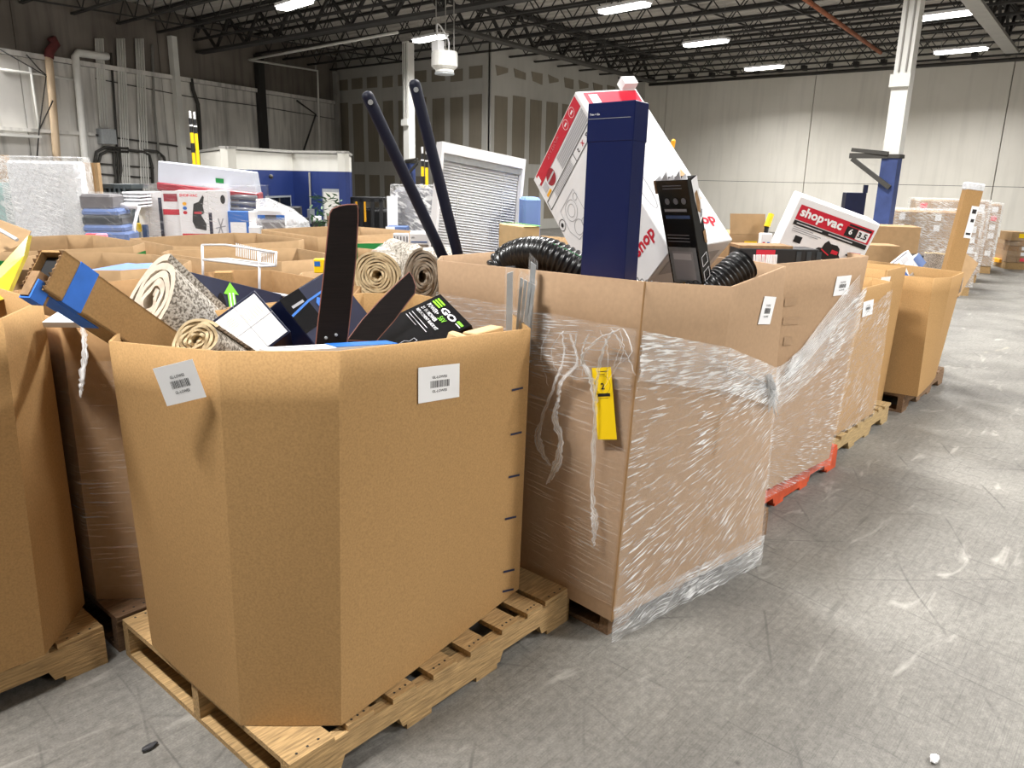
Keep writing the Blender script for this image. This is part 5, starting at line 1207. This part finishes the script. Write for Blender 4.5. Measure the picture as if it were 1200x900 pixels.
def crumple(name, label, cat, cen, rad, m, seed, n=3, sq=(1, 1, 1)):
    r_ = random.Random(seed); bm = bmesh.new(); bmesh.ops.create_icosphere(bm, subdivisions=n, radius=1)
    for v in bm.verts:
        k = 1+r_.uniform(-.16, .16); v.co = Vector((v.co.x*k*rad*sq[0], v.co.y*k*rad*sq[1], v.co.z*k*rad*sq[2]))+Vector(cen)
    mb = MB(); mb.v = [tuple(v.co) for v in bm.verts]; mb.f = [tuple(v.index for v in f_.verts) for f_ in bm.faces]; mb.mi = [0]*len(mb.f); mb.uv = [(p[0]*2+p[1], p[2]*2) for p in mb.v]; bm.free()
    o = mb.build(name, m); 
    return tag(o, label, cat)
crumple('plastic_sheet', 'crumpled clear plastic between the two rolled rugs', 'plastic', A(464, 300, 3.62), .08, 'film_far', 5, 3, (1.5, 1.2, .7))
t, cb = plain('grey_rail_pack', 'grey wrapped metal pack with white sticker behind the rugs', 'pack', 462, 510, 297, 306, 4.1, .12, 'galv', .15); f = cb.face(*FRONT); f.rect(.22, .1, .42, .95, 'paper', t, 'white_sticker', .002); f.text('V20', .32, .5, 'ink', t, width=.05)
t, cb = plain('blue_cable_bag', 'bright blue cable bundle on the green banded carton', 'cable', 421, 440, 279, 284, 6.3, .08, 'blue', 0, None, .01)
# wire shelf
dl, dr = 3.60, 3.30
def wz(x, y): return A(x, y, dl+(dr-dl)*(x-237)/(304-237))
t = thing('wire_shelf', 'white wire shelf rack standing behind the navy faucet box', 'wire shelf', wz(304, 345))
for nm, pts, r_ in (('post', [(237, 287), (238, 330)], .006), ('post', [(304, 295), (304, 346)], .006), ('top_rail', [(237, 287), (265, 287), (324, 296)], .005), ('top_rail', [(304, 295.5), (324, 296)], .004), ('side_rail', [(324, 295), (323.5, 311)], .004),
        ('shelf_edge', [(238, 304), (304, 312), (323, 311)], .006), ('shelf_edge', [(238, 304), (267, 303), (322, 310)], .004), ('base_rail', [(304, 342), (320, 344), (338, 347), (352, 352)], .006)):
    MB().tube([wz(*p) for p in pts], r_, 8).build(nm, 'white_gloss', t, smooth=True)
bm_ = MB()
for i in range(22):
    u = i/21; x, yt, yb2 = 266+58*u, 287.5+8.5*u, 303.2+7*u; bm_.tube([wz(x, yt)+fx*.12*(1-u), wz(x, yb2)+fx*.12*(1-u)], .0022, 5)
bm_.build('basket_wires', 'white_gloss', t, kind='stuff')
MB().prism([wz(238, 304), wz(304, 311), wz(323, 310), wz(267, 303)], (0, 0, -.006)).build('shelf_panel', 'white_gloss', t)
# other bits showing over the rims
t, cb = plain('yellow_pack', 'small yellow and blue pack beside the tall fan blade', 'pack', 368, 380, 304, 320, 3.3, .05, 'yellow', .2); f = cb.face(*FRONT); f.rect(.05, .5, .6, .85, 'blue', t, 'blue_print', .002)
pts = [Zp(x, y, 1.09) for x, y in ((100, 317), (150, 308), (160, 309), (178, 308), (184, 312), (182, 316))]
o = MB().prism([p for p in pts], (0, 0, -.02)).build('blue_sheet', 'blue_cloth'); tag(o, 'pale blue folded sheet lying in the open carton behind the taped tube', 'sheet')
o = MB().prism([A(20, 351, 2.95), A(60, 346, 3.0), A(105, 338.5, 2.95), A(126, 342, 2.85), A(90, 350, 2.85), A(36, 354, 2.85)], V(.01, .01, -.015)).build('plastic_liner', 'white_gloss'); tag(o, 'strip of white plastic liner behind the taped tube', 'plastic')
o = MB().prism([A(49, 377.5, 2.33), A(73, 362, 2.45), A(104, 378, 2.28)], V(.01, .02, -.02)).build('plastic_sheet', 'white_gloss'); tag(o, 'white plastic triangle at the rim left of the taped tube', 'plastic')
o = MB().prism([A(0, 312, 2.9), A(33, 276, 3.0), A(28, 300, 2.9), A(6, 350, 2.62), A(0, 352, 2.6), A(-25, 350, 2.6), A(-25, 320, 2.85)], V(.03, .05, -.004)).build('yellow_plastic', 'yellow_film'); tag(o, 'sheet of translucent yellow plastic at the left edge', 'plastic')
o = MB().prism([A(-10, 255, 3.6), A(36, 272, 3.5), A(30, 285, 3.45), A(-10, 300, 3.4)], V(.02, .05, 0)).build('cardboard_flap', 'kraft_far'); tag(o, 'slanting brown cardboard flap at the left edge behind yellow plastic', 'cardboard')
o = MB().tube([A(-8, 265, 3.35), A(20, 281, 3.3)], .008, 8).build('white_rod', 'white_gloss'); tag(o, 'thin white rod across the brown flap at the left edge', 'rod')
t, cb = plain('cardboard_piece', 'bent scrap of cardboard behind the navy faucet box', 'cardboard', 252, 272, 319, 335, 3.25, .05, 'kraft', .3)
for x, c_, lb in ((106, 'red_hot', 'small red and yellow packet over the rim of the green striped carton'), (118, 'pink', 'small pink packet over the rim of the green striped carton')):
    t, cb = plain('snack_packet', lb, 'packet', x-6, x+6, 274, 281, 6.6, .06, c_, .2, .15, .01); 
    if c_ == 'red_hot': cb.face(*FRONT).rect(.4, .2, .8, .8, 'yellow', t, 'yellow_print', .003)
for x, lb in ((219, 'left of two tan toy heads peeping over a carton rim'), (238, 'right of two tan toy heads peeping over a carton rim')): 
    c_ = A(x, 284, 6.6); t = thing('doll', lb, 'toy', V(c_.x, c_.y, .15)); MB().lathe(c_, (0, 0, 1), [(.02, -.05), (.045, -.03), (.05, 0), (.04, .035), (.015, .05)], 14).build('head', 'skinned_tan', t, smooth=True)
    MB().lathe(V(c_.x, c_.y, .15), (0, 0, 1), [(.10, 0), (.09, .4), (.05, c_.z-.2)], 14).build('body', 'pink', t, smooth=True)
o = MB().tube(spline([A(223, 284, 6.55), A(224, 281, 6.55), A(229, 280, 6.55), A(233, 283, 6.55)], 5), .012, 8).build('white_handle', 'white_gloss', smooth=True); tag(o, 'curved white handle between the two toy heads', 'handle')
# ================================================================== WRAPPED LOADS AT THE BACK LEFT
d0 = 8.2
cb = fbox(14, 92, 190, 280, d0, .25, .1, .14); t = box_item('wrapped_white_load', 'tall load under quilted white plastic wrap at the back left', 'pallet load', cb, 'shade_cloth', .03, part='bundle'); wrap_shell(t, cb, 'film_dense', .04)
f = cb.face(*FRONT); L_ = []
for i in range(16): L_ += [(max(0, i/8-1), max(0, 1-i/8), min(1, i/8), min(1, 2-i/8)), (max(0, i/8-1), min(1, i/8), min(1, i/8), max(0, i/8-1))]
f.lines(L_, .006, 'white', t, 'quilt_lines', .012); MB().hexa(V(cb.P.x, cb.P.y, 0), cb.E[0], (0, 0, .13), cb.E[2]).build('pallet_base', 'wood_old', t)
cb = fbox(-20, 14, 215, 285, d0+.1, .3, .1, .14); t = box_item('wrapped_teal_load', 'wrapped bundle with pale teal goods at the far left edge', 'pallet load', cb, 'teal_pale', .05, part='bundle'); wrap_shell(t, cb)
cb = fbox(80, 97, 206, 285, d0+.05, .2, .1, .14); t = box_item('wrapped_roll', 'clear wrapped upright bundle right of the quilted load', 'pallet load', cb, 'white', .04, part='bundle'); wrap_shell(t, cb, 'film_dense')
cb = fbox(72, 120, 192, 275, 9.3, .06, -.1, .0); t = box_item('cardboard_sheet', 'tall plain cardboard sheet behind the quilted white load', 'cardboard', cb, 'kraft_far', .002); MB().hexa(cb.corner((.88, 0, -.1)), cb.E[0]*.02, cb.E[1], cb.E[2]*.2).build('fold_line', 'kraft_dark', t)
cb = fbox(-15, 10, 183, 260, 8.9, .1, 0, .0); box_item('cardboard_sheet', 'brown cardboard sheet at the extreme left behind the wrapped goods', 'cardboard', cb, 'kraft', .002)
for i, (x0, x1, y0, y1, m_, lb) in enumerate(((94, 130, 228, 246, 'grey_pad', 'puffy grey bagged cushion on top of the blue pads'), (96, 137, 245, 254, 'blue_pad', 'upper blue folded pad in a clear bag'), (97, 141, 253, 265, 'dark_pad', 'dark folded pad between two blue pads'), (98, 144, 264, 273, 'blue_pad', 'middle blue folded pad in a clear bag'), (100, 148, 272, 284, 'blue_pad', 'lowest blue folded pad in a clear bag'))):
    cb = fbox(x0, x1, y0, y1, 8.0, .4, .15); t = box_item('bagged_pad', lb, 'pad', cb, m_, .025, 'bagged furniture pads', part='pad'); wrap_shell(t, cb, 'film_thin', .015)
cb = fbox(99, 147, 284, 300, 8.0, .4, .15, .0); box_item('pad_crate', 'brown crate under the stack of blue pads', 'crate', cb, 'kraft_dark', .01)
cb = fbox(122, 152, 217, 268, 9.6, .5, .1, .0); t = box_item('grey_bin', 'dark grey plastic wheeled bin against the grey wall', 'bin', cb, 'teal_bin', .02, part='bin_body')
for i in range(5): cb2 = fbox(124+i*5.5, 126+i*5.5, 219, 262, 9.55, .05, .1); cb2.mesh().build('rib', 'teal_bin', t)
fbox(121, 153, 216, 221, 9.5, .6, .1).mesh().build('lid', 'teal_bin', t)
cb = fbox(142, 154, 263, 273, 8.6, .3, 0, .9); box_item('yellow_crate', 'small yellow crate left of the white chair frames', 'crate', cb, 'yellow', .01)
t = thing('plastic_chair', 'white slatted plastic chair tipped over left of the boxed vacuum', 'chair', A(152, 276, 8.4))  # a stack of white chairs, built as one object
for i in range(5): cb = fbox(143, 164, 225+i*4, 227.5+i*4, 8.4, .4, .1); cb.mesh().build('seat_slat', 'white_gloss', t, bevel=.006)
MB().tube([A(138, 242, 8.3), A(160, 241, 8.3)], .035, 8).build('arm', 'white', t, smooth=True)
for x in (0, 5, 10): MB().tube(spline([A(161+x*.2, 243, 8.35), A(158, 262, 8.3), A(147+x, 279, 8.3)], 4), .018, 6).build('leg', 'white', t, smooth=True)
# load with tote, vacuum box and blue boxes
d1 = 8.8
cb = fbox(163, 175, 226, 280, d1, .5, .1, .14); t = box_item('fan_carton', 'white carton with red top panel at the left of the wrapped tote load', 'box', cb, 'white'); f = cb.face(*FRONT); f.rect(.05, .88, .95, 1, 'red_dark', t, 'red_panel', .003); f.rect(.2, .5, .8, .7, 'blue_pad', t, 'picture', .003)
cb = fbox(175, 192, 226, 280, d1, .5, .1, .14); t = box_item('tower_carton', 'white carton with dark stripe between the red topped carton and vacuum box', 'box', cb, 'white'); f = cb.face(*FRONT); f.rect(.7, .1, .92, .95, 'navy_dark', t, 'dark_stripe', .003); f.rect(.1, .3, .5, .6, 'lightgrey_ink', t, 'picture', .003)
cb = fbox(192, 211, 224, 280, d1, .5, .1, .14); t = box_item('vacuum_side_carton', 'white carton with red foot, left of the boxed vacuum picture', 'box', cb, 'white'); f = cb.face(*FRONT); f.rect(0, .78, 1, .83, 'red', t, 'red_band', .003); f.rect(.1, .9, .9, .97, 'red_dark', t, 'red_text', .003)
cb = fbox(211, 245, 224, 280, d1-.02, .5, .1, .14); t = box_item('boxed_vacuum', 'white carton with a black vacuum picture in the wrapped load', 'box', cb, 'white'); f = cb.face(*FRONT)
f.text('SHOP-VAC', .35, .955, 'red_hot', t, width=f.w*.6, bold=.03); f.poly([(.45, .80), (.5, .88), (.68, .9), (.82, .96), (.86, .94), (.80, .86), (.84, .80), (.72, .78), (.88, .70), (.86, .64), (.5, .66), (.42, .72)], 'black_matte', t, 'vacuum_picture', .004); f.rect(.5, .79, .75, .81, 'red', t, 'red_part', .006)
f.rect(.05, .56, .95, .61, 'red', t, 'red_band', .004)
for k, (v, c_) in enumerate(((.88, 'orange_y'), (.84, 'blue'), (.80, 'red'))): f.poly(f.ell(.2, v, .07, .015), c_, t, 'colour_dot', .004)
cb = fbox(245, 268, 224, 280, d1, .5, .1, .14); t = box_item('narrow_white_carton', 'white carton with grey drawing right of the boxed vacuum', 'box', cb, 'white'); f = cb.face(*FRONT); f.rect(0, .5, .16, .8, 'navy_dark', t, 'dark_stripe', .003); f.lines([(.4, .6, .7, .75), (.45, .75, .65, .6), (.3, .66, .8, .68)], .012, 'grey_ink', t, 'drawing', .003); f.poly(f.ell(.75, .92, .12, .04), 'ink', t, 'symbol', .003)
cb = fbox(268, 292, 248, 280, d1, .5, .1, .14); t = box_item('blue_tool_carton', 'blue carton with black tool picture in the wrapped load', 'box', cb, 'blue'); f = cb.face(*FRONT); f.rect(.1, .75, .85, .88, 'paper', t, 'white_text', .003); f.poly(f.ell(.5, .62, .42, .06), 'black_matte', t, 'tool_picture', .003)
cb = fbox(292, 300, 248, 280, d1, .4, .1, .14); t = box_item('small_white_carton', 'slim white carton right of the blue tool carton', 'box', cb, 'white')
for i, (y0, y1) in enumerate(((227, 234), (235, 241), (242, 248))):
    p, q = A(266, (y0+y1)/2, d1+.1), A(301, (y0+y1)/2+2, d1+.1); o = MB().tube([p, q], (y1-y0)/2/F*d1, 12).build('grey_tube', 'grey_plastic', smooth=True); tag(o, ('topmost', 'middle', 'lowest')[i]+' of three wrapped grey tubes over the blue tool carton', 'tube')
cb = fbox(184, 301, 205, 218, d1-.1, .55, .10)
O_ = A(184, 216, d1-.1); R_ = A(303, 229, d1-.1+.25); U_ = R_-O_; U_.z = U_.z; W_ = V(U_.y, -U_.x, 0).normalized()*.5
if W_.dot(fw) < 0: W_ = -W_
t = thing('plastic_tote', 'clear plastic storage tote with dark red lid lying upside down on the wrapped load', 'tote', O_)
vup = V(0, 0, 1); hh = .26
MB().hexa(O_-V(0, 0, .06)-W_*.04, U_, W_*1.08, vup*.085).build('red_lid', 'red_dark', t, bevel=.01)
MB().prism([O_+U_*.01+V(0, 0, .012), O_+U_*.99+V(0, 0, .012), O_+U_*.965+vup*hh, O_+U_*.03+vup*hh], W_*.97).build('tote_body', 'tote', t, bevel=.01)
Face(O_, U_, vup*hh).rect(.58, .35, .66, .55, 'green_dark', t, 'green_sticker', -.0+.012)
cbw = fbox(176, 300, 220, 285, d1-.12, .6, .1, .14); wrap_shell(t, cbw, 'film_thin', .02, 1.0)
MB().hexa(V(cbw.P.x, cbw.P.y, 0)+cbw.E[2].normalized()*.1, cbw.E[0], (0, 0, .13), cbw.E[2]).build('pallet_base', 'wood_old', t)
# wrapped blue and grey goods right of the tote load
cb = fbox(298, 334, 246, 258, d1+.1, .5, .2); t = box_item('wrapped_blue_carton', 'blue and white carton under film right of the tote load', 'box', cb, 'white', .01); f = cb.face(*FRONT); f.rect(0, 0, 1, .5, 'blue', t, 'blue_band', .003); f.rect(.35, .1, .7, .5, 'grey_plastic', t, 'grey_print', .004)
cb = fbox(300, 345, 258, 285, d1+.1, .5, .2, .14); t = box_item('wrapped_grey_bundle', 'dark grey bundle under film right of the tote load', 'bundle', cb, 'grey_pad', .03, part='bundle'); wrap_shell(t, cb, 'film_far', .02)
o = MB().prism([A(300, 233, d1), A(330, 246, d1), A(350, 262, d1), A(352, 270, d1), A(345, 277, d1), A(335, 276, d1), A(333, 248, d1), A(300, 246, d1)], fx*.45); o.uv = [(v[0]*2, v[2]*2+v[1]) for v in o.v]; o = o.build('film_drape', 'film_dense'); tag(o, 'crumpled clear film drape at the right end of the tote load', 'plastic')
t, cb = plain('small_picture_carton', 'small white carton with dark picture at the foot of the film drape', 'box', 292, 304, 266, 282, d1-.1, .2, 'white', .1, .14); cb.face(*FRONT).rect(.2, .7, .8, .92, 'ink', t, 'picture', .003)
# silver wrapped load in the middle distance
cb = fbox(462, 522, 222, 290, 10.4, .9, .1, .14); t = box_item('silver_wrapped_load', 'film-wrapped silver grey load behind the dark poles', 'pallet load', cb, 'silver_wrap', .05, part='bundle'); wrap_shell(t, cb, 'film_far', .04); fbox(454, 466, 231, 285, 10.2, .1, .1, .14).mesh().build('corner_board', 'white', t)
crumple('wrap_tail', 'loose white film tail on top of the silver wrapped load', 'plastic', A(494, 228, 10.6), .16, 'film_dense', 8, 2, (1.2, 1, .9)); t, cb = plain('blue_white_carton', 'small blue and white carton below the silver wrapped load', 'box', 452, 476, 266, 276, 9.9, .3, 'blue_pad', 0, .2); cb.face(*FRONT).rect(0, .7, .45, 1, 'paper', t, 'white_panel', .003)
# yellow extension poles
for x, y0, y1, d, lb in ((225, 130, 200, 10.0, 'the wrapped tote load'), (497.5, 172, 240, 10.8, 'the silver wrapped load')):
    for k, dx in enumerate((-2.6, 2.4)):
        top = A(x+dx, y0+k, d); t = thing('extension_pole', ('left' if k == 0 else 'right')+' yellow and black telescopic pole standing behind '+lb, 'pole', V(top.x, top.y, 0)); r_ = .022
        q = lambda z0, z1: [V(top.x, top.y, z0), V(top.x, top.y, z1)]
        MB().tube(q(top.z-.09, top.z), .015, 10).build('tip', 'white', t); MB().tube(q(top.z-.27, top.z-.09), r_, 10).build('collar', 'black_matte', t); MB().tube(q(top.z-.19, top.z-.17), r_*1.1, 10).build('ring', 'white', t)
        MB().tube(q(0, top.z-.27), r_, 10).build('shaft', 'yellow', t)
        if k == 0: MB().tube(q(top.z-.52, top.z-.40), r_*1.15, 10).build('grip', 'black_matte', t)
# ---------------------------------------------------------------- litter on the floor
q = Zp(175, 875, .008); o = crumple('floor_chip', 'dark plastic chip lying on the floor by the front pallet', 'litter', (q.x, q.y, .008), .02, 'debris', 4, 2, (1.2, .5, .4))
q = Zp(1095, 889, .01); o = crumple('paper_scrap', 'crumpled white paper scrap on the bare floor at lower right', 'litter', (q.x, q.y, .010), .016, 'paper', 6, 2, (1.2, .8, .6))
